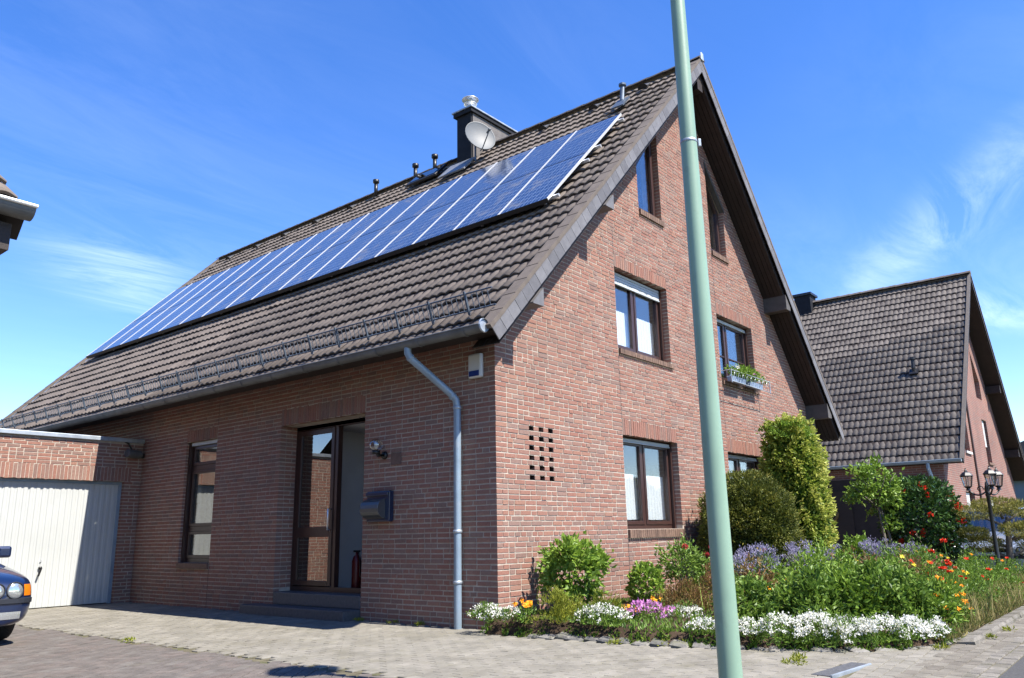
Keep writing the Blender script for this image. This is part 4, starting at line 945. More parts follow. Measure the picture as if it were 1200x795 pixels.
# flower boxes at the upper right window
t = thing('window_box', 'pair of blue flower boxes in a white scroll railing at the upper window', 'flower box', (7.3, -.12, 3.72))
for xa in (6.62, 7.44):
    P = [(-.20, 3.88), (-.07, 3.88), (-.09, 3.78), (-.18, 3.78)]; MB().prism(P, xa, xa + .62, axis=0).build('planter', M['planter'], t, bevel=.008)
mb = MB()
for z in (3.75, 3.96): mb.tube([(6.45, -.25, z), (8.27, -.25, z)], .008, 6)
for xa in (6.45, 8.27): mb.tube([(xa, -.25, 3.72), (xa, -.25, 3.98)], .009, 6).tube([(xa, -.25, 3.96), (xa, .0, 3.96)], .008, 6)
for xa in np.arange(6.62, 8.2, .19):
    mb.tube([(xa + .05 * math.cos(a), -.25, 3.855 + .08 * math.sin(a)) for a in np.linspace(0, 5.6, 10)], .0035, 5)
mb.build('railing', M['zinc'], t)
P, Nn, T = blob(1300, (7.38, -.15, 4.01), (.80, .10, .11), 34, .2); leaves('foliage', P, Nn, .06, .035, M['leaf_bright'], t, T)
for (c, m_) in (((6.95, -.15, 4.06), 'fl_white'), ((7.6, -.15, 4.03), 'fl_pink'), ((7.95, -.15, 4.0), 'fl_white'), ((7.75, -.12, 4.07), 'fl_lav')):
    P, Nn, T = blob(26, c, (.09, .05, .05), 5, .3); leaves('blossom', P, Nn, .045, .04, M[m_], t, T)

# ================================================================== GARAGE
GY = 8.85; GT = 2.88; GXL = -5.6
gar = thing('garage', 'flat-roofed brick garage with white ribbed up-and-over door beside the brick house', 'garage', (-2.6, 10, 0))
DX0, DX1, DZ = -2.80, -.30, 2.15
go = [(DX0, DX1, -.1, const(DZ))]
b = MB(); strips(GXL, .0, go, lambda x: GT, [], lambda q: b.raw([(x, GY + .0055, z) for x, z in q], [(0, 1, 2, 3)]))
P = [(DX0 - E_, -.1), (DX1 + E_, -.1), (DX1 + E_, DZ + E_), (DX0 - E_, DZ + E_)]
for i in (1, 2, 3):
    p, q = P[i], P[(i + 1) % 4]; b.raw([(p[0], GY + .0055, p[1]), (q[0], GY + .0055, q[1]), (q[0], GY + .25, q[1]), (p[0], GY + .25, p[1])], [(0, 1, 2, 3)])
b.box(GXL, GXL + .2, GY + .01, 15.5, -.1, GT - .01).box(GXL + .2, .0, 15.3, 15.5, -.1, GT - .01)
gwall = b.build('wall', M['mortar'], gar)
def gar_holes(zb, zt):
    out = []
    if zb < DZ: out.append((DX0, DX1))
    elif zb < sold_top(DZ): out.append((DX0 - .2, DX1 + .12))
    return out
GB = lay(lambda zb, zt, k: GXL, lambda zb, zt, k: -.004, CZ0, GT - .03, gar_holes, rg)
ga = [[(a, GY + jo(), zb), (c - a, 0, rg.normal(0, .001)), (0, .1, 0), (0, 0, zt - zb)] for a, c, zb, zt in GB]
n = 45; s = (DX1 + .12 - (DX0 - .2)) / n
for i in range(n): ga.append([(DX0 - .2 + i * s + .005, GY + jo(), DZ + .003), (s - .0105, 0, 0), (0, .1, 0), (0, 0, sold_top(DZ) - DZ - .003)])
pieces('brick', ga, BRICK_UNITS, M['brick'], gwall, 300, 'brickwork', lambda c: (c[:, 0] > -2.8))
MB().box(GXL - .04, -.001, GY - .05, GY + .16, GT, GT + .075).box(GXL - .04, GXL + .2, GY + .16, 15.5, GT, GT + .075).build('coping', M['zinc'], gar, bevel=.008)
MB().box(GXL + .2, -.02, GY + .16, 15.4, GT - .12, GT - .02).build('flat_roof', M['asphalt'], gar)
gd = MB().box(DX0 + .0, DX0 + .05, GY + .09, GY + .16, 0, DZ).box(DX1 - .05, DX1, GY + .09, GY + .16, 0, DZ).box(DX0 + .05, DX1 - .05, GY + .09, GY + .16, DZ - .05, DZ).build('door_frame', M['pipe'], gar)
V = []; F = []; x = DX0 + .05; k = 0; prof = []
while x < DX1 - .055:
    prof += [(x, 0), (x + .012, .010), (x + .060, .010), (x + .072, 0)]; x += .1
prof.append((DX1 - .05, 0))
for px, pd in prof: V += [(px, GY + .12 - pd, .012), (px, GY + .12 - pd, DZ - .052)]
for i in range(len(prof) - 1): F.append((2 * i, 2 * i + 2, 2 * i + 3, 2 * i + 1))
gdoor = add('garage_door', V, F, M['gdoor'], gar)
MB().lathe([(0, 0), (.028, 0), (.028, .02), (.012, .03), (.012, .055)], (-1.545, GY + .105, .66), 12, axis=(0, -1, 0)).obox((-1.56, GY + .05, .655), (.03, 0, 0), (0, -.012, 0), (-.035, 0, -.13)).build('handle', M['black'], gdoor)
MB().lathe([(0, 0), (.012, 0), (.012, .01)], (-1.545, GY + .105, .77), 10, axis=(0, -1, 0)).build('keyhole', M['alu'], gdoor)
t = thing('flood_lamp', 'small grey floodlight in the corner between garage and brick house', 'lamp', (-.02, 8.72, 2.6))
MB().lathe([(0, 0), (.06, 0), (.075, .03), (.075, .30), (0, .31)], (-.06, 8.80, 2.66), 12, axis=(-.9, -.2, .03)).build('housing', M['zincdark'], t, smooth=False)
MB().box(-.09, -.006, 8.76, 8.84, 2.60, 2.68).build('mount', M['black'], t)
mb = MB().tube([(-.42, GY - .03, GT + .03), (-.30, GY - .03, GT - .02), (-.16, GY - .04, GT - .26)], .016, 6); mb.build('drip_pipe', M['black'], gar)

# ================================================================== NEIGHBOUR HOUSE (right)
NXE, NZE, NXR, NZR = 16.80, 2.80, 22.96, 9.52
NT = (NZR - NZE) / (NXR - NXE); CN = math.hypot(1, NT); UN = np.array([1, 0, NT]) / CN; NN = np.array([-NT, 0, 1]) / CN; UN2 = np.array([-1, 0, NT]) / CN; NN2 = np.array([NT, 0, 1]) / CN
NY0, NY1, NWY = -2.0, 12.0, -1.48
NXB = 2 * NXR - NXE
nh = thing('neighbour_house', 'brick gabled house with plain dark grey tiled roof behind the garden', 'house', (23, 5, 0))
nzf = lambda x: NZE + (x - NXE) * NT
b = MB(); ntop = lambda x: min(nzf(x), NZR - (x - NXR) * NT) - .24 * CN
NOP = [(19.45, 20.75, .95, const(2.04)), (23.3, 24.55, .95, const(2.0)), (24.0, 24.85, 3.15, const(4.62)), (20.35, 21.15, 3.3, const(4.5)), (23.75, 24.75, 5.35, lin(23.75, 7.0, 24.75, 6.0))]
strips(17.0, NXB - .25, NOP, ntop, [NXR], lambda q: b.raw([(x, NWY, z) for x, z in q], [(0, 1, 2, 3)]))
for (a, c, z0, zt_) in NOP:
    P = [(a - E_, z0 - E_), (c + E_, z0 - E_), (c + E_, zt_(c) + E_), (a - E_, zt_(a) + E_)]
    for i in range(4):
        p, q = P[i], P[(i + 1) % 4]; b.raw([(p[0], NWY, p[1]), (q[0], NWY, q[1]), (q[0], NWY + .2, q[1]), (p[0], NWY + .2, p[1])], [(0, 1, 2, 3)])
nwall = b.build('gable_wall', M['farbrick_x'], nh)
MB().raw([(17.0, NWY, -.1), (17.0, 11.6, -.1), (17.0, 11.6, 2.9), (17.0, NWY, 2.9)], [(0, 1, 2, 3)]).build('side_wall', M['farbrick_y'], nh)
b = MB().raw([(NXB - .25, NWY, -.1), (NXB - .25, 11.6, -.1), (NXB - .25, 11.6, 2.9), (NXB - .25, NWY, 2.9)], [(3, 2, 1, 0)])
b.build('side_wall', M['farbrick_y'], nh)
nlab = ('lower window', 'lower window', 'upper window with white shutter', 'narrow upper window', 'attic window')
for i, (a, c, z0, zt_) in enumerate(NOP):
    H = max(zt_(a), zt_(c)) - z0; W_ = c - a; d0 = NWY + .12
    mb = MB(); frn = (lambda a_, z_: (lambda u, v, d: (a_ + u, NWY + d, z_ + v)))(a, z0)
    if i < 4:
        ring(mb, frn, 0, W_, 0, H, .06, .10, .17); nw = mb.build('window', M['frame'], nh)
        mb = MB(); fbox(mb, frn, .05, W_ - .05, .05, H - .05, .13, .14); mb.build('pane', M['glass'], nw)
        sh = (.75, .75, .62, .0)[i] * H
        if sh:
            mb = MB()
            for k in range(int(sh / .06)): fbox(mb, frn, .02, W_ * (.62 if i < 2 else .8), H - .02 - (k + 1) * .06, H - .02 - k * .06 - .006, .06, .09)
            mb.build('roller_shutter', M['white'], nw)
        mb = MB(); fbox(mb, frn, -.02, W_ + .05, -.08, -.005, -.05, .10); mb.build('sill', M['sillbrick'] if i != 3 else M['white'], nw)
    else:
        mb = MB().prism([(a, z0), (c, z0), (c, zt_(c)), (a, zt_(a))], NWY + .12, NWY + .17); mb.build('window', M['frame'], nh)
        MB().prism([(a + .08, z0 + .08), (c - .08, z0 + .08), (c - .08, zt_(c) - .06), (a + .08, zt_(a) - .14)], NWY + .105, NWY + .118).build('pane', M['glass'], nh)
MB().tube([(21.55, NWY - .03, 0), (21.55, NWY - .03, 6.9)], .03, 8).build('downpipe', M['frame'], nh)
b = MB(); poly = [off(NXE + .05, nzf(NXE + .05), NN, -.05), (NXR, NZR - .05 * CN), off(NXB - .05, NZE + .05, NN2, -.05), off(NXB - .05, NZE + .05, NN2, -.22), (NXR, NZR - .22 * CN), off(NXE + .05, nzf(NXE + .05), NN, -.22)]
b.prism(poly, NY0 + .04, NY1 - .04); nroof = b.build('roof', M['soffit'], nh)
NSL = (NXR - NXE) * CN
vis_n = lambda c: (c[:, 1] < 4)
pieces('roof_tile', tile_roof(NXE, NZE, UN, NN, NY0 + .05, NY1 - .05, NSL, lift=-.045), TU, M['tile2'], nroof, 300, 'roof_tile_field', vis_n, smooth='auto')
b = MB().obox((NXB, NY0 + .04, NZE), UN2 * NSL, (0, NY1 - NY0 - .08, 0), NN2 * -.03); b.build('back_slope', M['tile2'], nroof)
for (xe, U, N) in ((NXE, UN, NN), (NXB, UN2, NN2)):
    o = np.array([xe, NY0, NZE]) - N * .17; MB().obox(o, U * NSL, (0, .03, 0), N * .165).build('barge_board', M['wood'], nroof)
    o = np.array([xe, NY0 - .02, NZE]) - N * .02; MB().obox(o, U * NSL, (0, .09, 0), N * .045).build('verge_strip', M['tile2'], nroof)
for i in range(35):
    y = NY0 - .02 + i * .4; P = []; n = 6
    for yy, k in ((y, 1.05), (y + .43, .96)):
        for a in range(n + 1): th = math.pi * (.12 + .76 * a / n); P.append((NXR + .15 * k * math.cos(th), yy, NZR - .06 + .15 * k * math.sin(th)))
    MB().raw(P, [(a, a + 1, a + n + 2, a + n + 1) for a in range(n)] + [tuple(range(n, -1, -1))], random.random()).build('ridge_tile', M['tile2'], nroof)
MB().box(22.55, 23.2, 3.35, 3.95, 8.6, 9.78).build('chimney', M['darkslate'], nroof); MB().box(22.48, 23.27, 3.28, 4.02, 9.78, 9.87).build('chimney_cap', M['black'], nroof)
mb = MB(); half_round(mb, (NXE - .06, NY0 + .02, NZE + .0), (NXE - .06, NY1 - .1, NZE), .075); o = mb.build('gutter', M['pipe'], nh, smooth=True); auto_smooth(o)
MB().tube([(NXE - .06, -1.15, NZE - .06), (NXE - .06, -1.15, NZE - .2), (16.92, -1.2, NZE - .6), (16.93, -1.2, 0)], .05, 10).build('downpipe', M['pipe'], nh)
for px in (25.9, 27.9):
    zt_ = NZR - (px - NXR) * NT - .24 * CN; MB().box(px - .11, px + .11, NY0 + .06, NWY, zt_ - .25, zt_ + .02).build('purlin', M['soffit'], nh)
p = np.array([19.5, -.55, nzf(19.5)]); MB().tube([p - NN * .03, p + np.array([0, 0, .14]), p + np.array([.02, 0, .42])], [.06, .06, .055], 10).lathe([(.055, 0), (.09, .02), (.09, .1), (0, .12)], p + np.array([.02, 0, .38]), 12).obox(p + np.array([-.08, -.13, -.09]), UN * .24, (0, .26, 0), NN * .05).build('roof_vent', M['black'], nroof)
MB().box(16.90, 16.995, -1.0, 4.6, 0, 2.42).build('porch_shade_panel', M['soffit'], nh)  # dark sheet on the wall stands for the shaded porch recess
MB().box(16.86, 16.90, 1.0, 2.2, 0, 2.1).build('door', M['wood'], nh)
MB().lathe([(.17 + .04 * math.cos(a), .04 * math.sin(a)) for a in np.linspace(0, 2 * math.pi, 9)], (16.85, 1.6, 1.45), 18, axis=(-1, 0, 0)).build('door_wreath', M['leaf_red'], nh)

# ================================================================== HOUSE CORNER AT THE LEFT (only its eave comes into the picture)
lh = thing('yard_house', 'corner of a tiled eave with zinc gutter jutting in beside the yard', 'house', (-9, 3, 0))
LX, LY, LZ = -5.53, -.70, 3.2
LT = .75; CL = math.hypot(1, LT); UL = np.array([0, 1, LT]) / CL; NL = np.array([0, -LT, 1]) / CL
MB().box(-13, LX - .42, LY + .45, 11.2, -.1, 3.25).build('wall', M['farbrick_y'], lh)
b = MB(); b.raw([(-13, *(np.array([LY, LZ]) + NL[1:] * -.05)), (LX - .02, *(np.array([LY, LZ]) + NL[1:] * -.05)), (LX - .02, 5.5, LZ + LT * 6.2 - .05), (-13, 5.5, LZ + LT * 6.2 - .05),
                 (-13, *(np.array([LY, LZ]) + NL[1:] * -.22)), (LX - .02, *(np.array([LY, LZ]) + NL[1:] * -.22)), (LX - .02, 5.5, LZ + LT * 6.2 - .3), (-13, 5.5, LZ + LT * 6.2 - .3)],
                [(0, 1, 2, 3), (7, 6, 5, 4), (0, 4, 5, 1), (1, 5, 6, 2), (2, 6, 7, 3), (3, 7, 4, 0)])
b.raw([(-13, 5.5, LZ + LT * 6.2), (LX - .02, 5.5, LZ + LT * 6.2), (LX - .02, 11.7, LZ), (-13, 11.7, LZ)], [(0, 1, 2, 3)])
lroof = b.build('roof', M['soffit'], lh)  # unseen rest of the house enlarged to block sky light from the entrance wall
MB().prism([(LY + .45, 3.2), (11.2, 3.2), (5.5, LZ + 6.2 * LT - .4)], -12.9, LX - .425, axis=0).build('gable', M['farbrick_y'], lh)
la = []
for r_i in range(23):
    for c in range(22):
        o = np.array([LX - (c) * .328, LY, LZ]) + UL * (r_i * .335) + NL * (-.03); la.append([o, np.array([-.328, 0, 0]), UL * .335, NL])
pieces('roof_tile', la, TU, M['tile'], lroof, 60, 'roof_tile_field', smooth='auto')
mb = MB(); half_round(mb, (-13, LY - .075, LZ - .02), (LX - .02, LY - .075, LZ - .02), .078); o = mb.build('gutter', M['zincdark'], lh, smooth=True); auto_smooth(o)
MB().tube([(-13, LY - .155, LZ - .018), (LX - .015, LY - .155, LZ - .018)], .013, 8).build('gutter_bead', M['alu'], lh)
MB().box(-13, LX - .10, LY + .0, LY + .14, LZ - .30, LZ - .12).build('fascia', M['wood'], lh)

# far things
fh = thing('distant_house', 'distant house with pale tiled roof showing above the garage', 'house', (2, 33, 0))
MB().prism([(28, 0), (38, 0), (38, 3.0), (28, 3.0)], -6, 4.2, axis=0).build('wall', M['farbrick_x'], fh)
MB().prism([(27.4, 2.9), (33, 7.1), (38.6, 2.9), (38.6, 2.7), (33, 6.9), (27.4, 2.7)], -6.4, 4.6, axis=0).build('roof', M['tile'], fh)
MB().box(-1, .2, 27.9, 28.05, .9, 2.2).build('window', M['glass'], fh)
fb = thing('far_building', 'far bluish building glimpsed beyond the neighbour gable', 'building', (52, -1.5, 0))
FBM = mat('blue_grey_facade', (.16, .22, .27), .6, var=.2, vscale=.6)
MB().box(46, 60, -8, 5, 0, 3.6).build('wall', FBM, fb)
MB().prism([(-8.4, 3.5), (-1.5, 6.2), (5.4, 3.5)], 45.6, 60.4, axis=0).build('roof', M['tile2'], fb)
for i in range(6): MB().box(45.93, 46.02, -7 + i * 2, -5.8 + i * 2, 1.2, 2.6).build('window', M['white'] if i % 2 else M['glass'], fb)

# ================================================================== STREET LAMP AND GARDEN LAMP
PXY = (-2.72, -4.08)
sl_ = thing('street_lamp', 'tall pale green street lamp pole rising in front of the brick house', 'street lamp', (*PXY, 0))
MB().lathe([(0, -.04), (.0715, -.04), (.0715, .0), (.0685, .3), (.0483, 5.08), (.0, 5.08)], (*PXY, 0), 32).build('pole', M['pole'], sl_, smooth=True); auto_smooth(bpy.data.objects['pole'])
MB().lathe([(.045, 5.04), (.06, 5.08), (.10, 5.14), (.29, 5.20), (.30, 5.22), (.26, 5.3), (.12, 5.38), (0, 5.40)], (*PXY, 0), 32).build('lamp_hood', M['lamphead'], sl_, smooth=True)
MB().lathe([(.05, 5.02), (.09, 5.06), (.10, 5.18), (.08, 5.2)], (*PXY, 0), 24).build('lamp_glass', M['lampglass'], sl_, smooth=True)
cz = 3.63; ra = .0685 + (.0483 - .0685) * (cz - .3) / 4.48
MB().lathe([(ra, -.012), (ra + .003, -.010), (ra + .003, .010), (ra, .012)], (*PXY, cz), 32).build('clamp_band', M['zinc'], sl_, smooth=True)
rr = Vector((.635, -.772, 0)); c = Vector((*PXY, cz)) + rr * (ra + .012)
MB().obox(c - Vector((0, 0, .028)), rr * .02, Vector((.772, .635, 0)) * .02, Vector((0, 0, .056))).build('clamp_lock', M['zinc'], sl_, bevel=.004)

GLX, GLY = 9.0, -3.68
gl = thing('garden_lamp', 'black cast iron lamp post with three lanterns at the flower bed edge', 'lamp post', (GLX, GLY, 0))
MB().lathe([(0, 0), (.12, 0), (.12, .05), (.085, .09), (.07, .25), (.05, .3), (.045, .45), (.033, .5), (.030, 1.55), (.045, 1.58), (.03, 1.62), (.045, 1.68), (.028, 1.74), (.02, 1.80), (0, 1.82)], (GLX, GLY, 0), 16).build('post', M['black'], gl, smooth=True)
rv = np.array([.635, -.772, 0]); fv = np.array([.772, .635, 0])
for ang in (20, 140, 255):
    d = rv * math.cos(R(ang)) + fv * math.sin(R(ang)); o = np.array([GLX, GLY, 1.64])
    pts_ = [o + d * (.02 + .27 * t_) + np.array([0, 0, -.07 * math.sin(t_ * math.pi) + .03 * t_]) for t_ in np.linspace(0, 1, 9)]
    MB().tube(pts_, .014, 7).tube([o + d * (.10 + .045 * math.cos(a)) + np.array([0, 0, .055 + .045 * math.sin(a)]) for a in np.linspace(-1.6, 3.6, 10)], .009, 5).build('arm', M['black'], gl, smooth=True)
    e = o + d * .29 + np.array([0, 0, .03]); lt = MB().lathe([(0, 0), (.045, .0), (.03, .04), (.06, .06), (.064, .075)], e, 6)
    for k in range(6):
        a = k * math.pi / 3; q = np.array([math.cos(a), math.sin(a), 0]); lt.tube([e + q * .062 + np.array([0, 0, .07]), e + q * .098 + np.array([0, 0, .25])], .007, 4)
    lt.lathe([(.112, .25), (.115, .262), (.07, .315), (.03, .335), (.022, .36), (.012, .375), (.016, .39), (0, .40)], e, 6); lt.build('lantern', M['black'], gl)
    MB().lathe([(.058, .075), (.092, .25)], e, 6).build('lantern_glass', M['lampglass'], gl)

# ================================================================== CARS
def car(name, label, paint, loc, rotz, round_lights=True):
    """x across, y from nose (0) to tail, z up"""
    root = thing(name, label, 'car', loc, rotz=rotz)
    # sections: y, half width, z bottom, z belt(shoulder), z top(centre line)
    S = [(-.03, .60, .22, .56, .60), (.0, .72, .20, .62, .67), (.08, .82, .19, .67, .74), (.28, .868, .18, .715, .80), (.60, .872, .17, .77, .865), (1.0, .878, .17, .83, .925), (1.35, .880, .17, .88, .965), (2.2, .880, .17, .90, .93), (3.2, .878, .17, .92, .96), (3.75, .865, .19, .93, .99), (4.05, .82, .24, .90, .97), (4.20, .74, .32, .78, .86), (4.24, .55, .36, .68, .74)]
    V = []; F = []; prof = None
    for y, hw, zb_2, zs, ztp in S:
        row = [(0, zb_2), (.72 * hw, zb_2), (.93 * hw, zb_2 + .05), (.985 * hw, zb_2 + .16), (hw, (zb_2 + zs) / 2 + .05), (.985 * hw, zs - .08), (.95 * hw, zs - .015), (.86 * hw, zs + .25 * (ztp - zs)), (.5 * hw, zs + .8 * (ztp - zs)), (0, ztp)]
        full = [(x_, z_) for x_, z_ in row] + [(-x_, z_) for x_, z_ in row[-2:0:-1]]
        V += [(x_, y, z_) for x_, z_ in full]; prof = len(full)
    for i in range(len(S) - 1):
        for k in range(prof): F.append((i * prof + k, i * prof + (k + 1) % prof, (i + 1) * prof + (k + 1) % prof, (i + 1) * prof + k))
    F.append(tuple(range(prof - 1, -1, -1))); F.append(tuple(range((len(S) - 1) * prof, len(S) * prof)))
    body = add('body', V, F, paint, root, smooth=True, subsurf=2, local=True)
    # greenhouse
    C4 = [(1.28, .80, .93), (1.95, .62, 1.385), (2.45, .63, 1.42), (3.1, .61, 1.39), (3.95, .74, .97)]
    Vg = []; Fg = []
    for y, hw, z_ in C4: Vg += [(-hw * 1.0, y, z_), (hw * 1.0, y, z_)]
    lowp = [(1.28, .82, .90), (1.95, .86, .92), (2.45, .865, .92), (3.1, .86, .93), (3.95, .76, .95)]
    for y, hw, z_ in lowp: Vg += [(-hw, y, z_), (hw, y, z_)]
    glass = [(0, 1, 3, 2), (6, 7, 9, 8)]; sideq = []
    for i in range(4): sideq += [(2 * i, 2 * i + 2, 10 + 2 * i + 2, 10 + 2 * i), (2 * i + 1, 10 + 2 * i + 1, 10 + 2 * i + 3, 2 * i + 3)]
    add('window_glass', Vg, glass + sideq, M['carglass'], root, local=True)
    mb = MB()
    rp = [(1.93, .635, 1.375), (2.2, .645, 1.425), (2.6, .645, 1.435), (3.12, .63, 1.385)]; Vr = []
    for y, hw, z_ in rp: Vr += [(-hw, y, z_ - .01), (-hw * .6, y, z_ + .022), (hw * .6, y, z_ + .022), (hw, y, z_ - .01)]
    mb.raw(Vr, [(4 * i + k, 4 * i + k + 1, 4 * i + k + 5, 4 * i + k + 4) for i in range(3) for k in range(3)])
    for s_ in (-1, 1): mb.tube([(s_ * .81, 1.26, .92), (s_ * .635, 1.94, 1.385)], .035, 6).tube([(s_ * .635, 3.1, 1.38), (s_ * .75, 3.97, .96)], .055, 6).tube([(s_ * .645, 2.5, 1.41), (s_ * .87, 2.55, .92)], .035, 6)
    mb.build('roof', paint, root, local=True, smooth=True)
    for s_ in (-1, 1):
        for y in (.80, 3.35):
            MB().lathe([(0, -.10), (.315, -.10), (.325, .02), (0, .02)], (s_ * .80, y, .33), 24, axis=(s_, 0, 0)).build('wheel_arch', M['black'], root, local=True)
            wh = MB().lathe([(.19, -.06), (.25, -.09), (.295, -.085), (.305, -.05), (.305, .05), (.295, .085), (.25, .09), (.19, .07)], (s_ * .755, y, .305), 28, axis=(s_, 0, 0)).build('wheel', M['rubber'], root, local=True, smooth=True)
            mb = MB().lathe([(.195, .065), (.185, .03), (.05, .045), (0, .05)], (s_ * .755, y, .305), 28, axis=(s_, 0, 0)); mb.build('rim', M['rim'], wh, local=True, smooth=True)
        # lights sit on the nose surface
        bpy.context.view_layer.update(); dg = bpy.context.evaluated_depsgraph_get(); be = body.evaluated_get(dg)
        def nose(x_, z_):
            ok, l_, n_, _ = be.ray_cast(Vector((x_, -1, z_)), Vector((0, 1, 0))); return (l_, n_) if ok and n_.y < 0 else (l_, -n_) if ok else (Vector((x_, .1, z_)), Vector((0, -1, 0)))
        for cx_, rr_ in ((.60, .080), (.42, .072)):
            l_, n_ = nose(s_ * cx_, .575); ax_ = (n_ + Vector((0, -1.2, 0))).normalized()
            MB().lathe([(rr_ + .010, -.03), (rr_ + .010, .008), (rr_, .012), (rr_, .002)], l_, 24, axis=ax_).build('headlight_bezel', M['trim'], root, local=True, smooth=True)
            MB().lathe([(rr_, .0), (rr_ * .8, .012), (rr_ * .4, .019), (0, .021)], l_, 24, axis=ax_).build('headlight', M['lens'], root, local=True, smooth=True)
        V = []; F = []; G5 = 5
        for a_ in range(G5):
            for b_ in range(G5):
                l_, n_ = nose(s_ * (.695 + .085 * a_ / (G5 - 1)), .515 + .115 * b_ / (G5 - 1)); V.append(l_ + n_ * .006)
        F = [(a_ * G5 + b_, a_ * G5 + b_ + 1, (a_ + 1) * G5 + b_ + 1, (a_ + 1) * G5 + b_) for a_ in range(G5 - 1) for b_ in range(G5 - 1)]; add('indicator', V, F, M['amber'], root, local=True, smooth=True)
        V = []
        for a_ in range(G5):
            for b_ in range(G5):
                l_, n_ = nose(s_ * (.42 + .26 * a_ / (G5 - 1)), .28 + .075 * b_ / (G5 - 1)); V.append(l_ + n_ * .005)
        add('fog_light', V, F, M['lens'], root, local=True, smooth=True)
        mm_ = MB().box(min(s_ * .90, s_ * 1.06), max(s_ * .90, s_ * 1.06), 1.52, 1.62, .90, 1.04); mm_.build('mirror', paint, root, local=True, bevel=.03)
    # bumper strip and grille follow the nose
    V = []; nx = 33
    for a_ in range(nx):
        x_ = -.855 + 1.71 * a_ / (nx - 1)
        for z_ in (.435, .442, .488, .495): l_, n_ = nose(x_, z_); V.append(l_ + n_ * (.014 if .44 < z_ < .49 else .001))
    mb = MB().raw(V, [(4 * a_ + k, 4 * a_ + 4 + k, 4 * a_ + 5 + k, 4 * a_ + 1 + k) for a_ in range(nx - 1) for k in range(3)])
    mb.build('bumper_strip', M['trim'], root, local=True)
    mb = MB()
    for s_ in (-1, 1): mb.box(min(s_ * .04, s_ * .22), max(s_ * .04, s_ * .22), -.035, .05, .55, .63)
    mb.build('grille', M['black'], root, local=True, bevel=.02)
    MB().box(-.45, .45, -.02, .05, .24, .33).build('air_intake', M['black'], root, local=True, bevel=.01)
    return root
car('parked_car', 'dark blue car with round headlights and amber indicator parked by the garage', M['paintblue'], (-4.385, 3.66, 0), 0.)
car('parked_car', 'silver car parked behind the pine and the black lamp post', M['paintsilver'], (10.9, -3.35, 0), R(-86))

# ================================================================== GARDEN
SZ = soil_z
def plant(name, label, cat, x, y, group=None): return thing(name, label, cat, (x, y, SZ(x, y) - .01), group)
# leafy shrub by the corner
t = plant('leafy_shrub', 'bright green leafy shrub standing free against the sunny brick wall', 'shrub', .80, -.52)
c = (.80, -.52, .66); P, Nn, T = blob(1500, c, (.40, .36, .36), 34, .16, .45, 1.0, zmin=.22)
leaves('foliage', P, Nn, .085, .052, M['leaf_bright'], t, T + .12)
stems((.80, -.52, .10), [(.6, -.5, .5), (.95, -.6, .55), (.82, -.45, .75), (.7, -.65, .6), (1.0, -.4, .6)], .012, M['bark'], t)
P, Nn, T = blob(420, (.55, -.52, .82), (.16, .16, .16), 8, .2); leaves('foliage', P, Nn, .08, .05, M['leaf_bright'], t, T + .2)
# low cushions
def iberis(x, y, rx, ry, h, label, nm='candytuft', heads=60):
    t = plant(nm, label, 'flowers', x, y, 'white candytuft cushions'); z = SZ(x, y)
    P, Nn, T = blob(int(900 * rx * ry / .05), (x, y, z), (rx * 1.05, ry * 1.05, h * .95), 40, .13, .5, 1., zmin=z - .02); leaves('foliage', P, Nn, .045, .013, M['leaf_mid'], t, T, up=.6)
    Vp = []; Np = []; n = heads
    a = RNG.uniform(0, 2 * math.pi, n); r = np.sqrt(RNG.uniform(0, 1, n)); hx, hy = x + rx * r * np.cos(a), y + ry * r * np.sin(a); hz = z + h * .78 * np.sqrt(np.clip(1.06 - r ** 2, .06, 1)) + RNG.normal(0, .014, n)
    k = 14
    for i in range(n):
        q = RNG.normal(0, 1, (k, 3)) * np.array([.017, .017, .010]); Vp.append(np.array([hx[i], hy[i], hz[i]]) + q); Np.append(np.tile([(hx[i] - x) * .5, (hy[i] - y) * .5, .3], (k, 1)))
    P = np.concatenate(Vp); Nn = np.concatenate(Np); leaves('blossoms', P, Nn, .018, .017, M['fl_white'], t, RNG.uniform(0, 1, len(P)), spread=.9, up=.4, kind='stuff'); return t
iberis(-.28, -.10, .17, .26, .15, 'white candytuft cushion at the foot of the house corner', heads=64)
iberis(-.20, -.36, .12, .15, .12, 'white candytuft cushion wedged between house corner and orange pansies', heads=34)
iberis(.05, -1.38, .24, .30, .20, 'white candytuft cushion in front of the yellow heather', heads=80)
iberis(1.0, -1.85, .2, .2, .14, 'small white candytuft cushion beside the pink cushion', heads=34)
iberis(.15, -2.50, .16, .18, .13, 'white candytuft cushion just left of the green lamp pole', heads=46)
IB = [(.14, -2.90, .2, .22, .17), (.25, -3.20, .24, .24, .24), (.42, -3.48, .26, .24, .28), (.58, -3.70, .28, .24, .25), (.74, -3.96, .24, .20, .24), (.98, -4.14, .24, .18, .22), (1.26, -4.27, .2, .14, .18)]
for i, (x, y, rx, ry, h) in enumerate(IB): iberis(x, y, rx, ry, h, 'one of the white candytuft cushions in the long row along the driveway edge', heads=int(64 * rx * ry / .055) + 18)
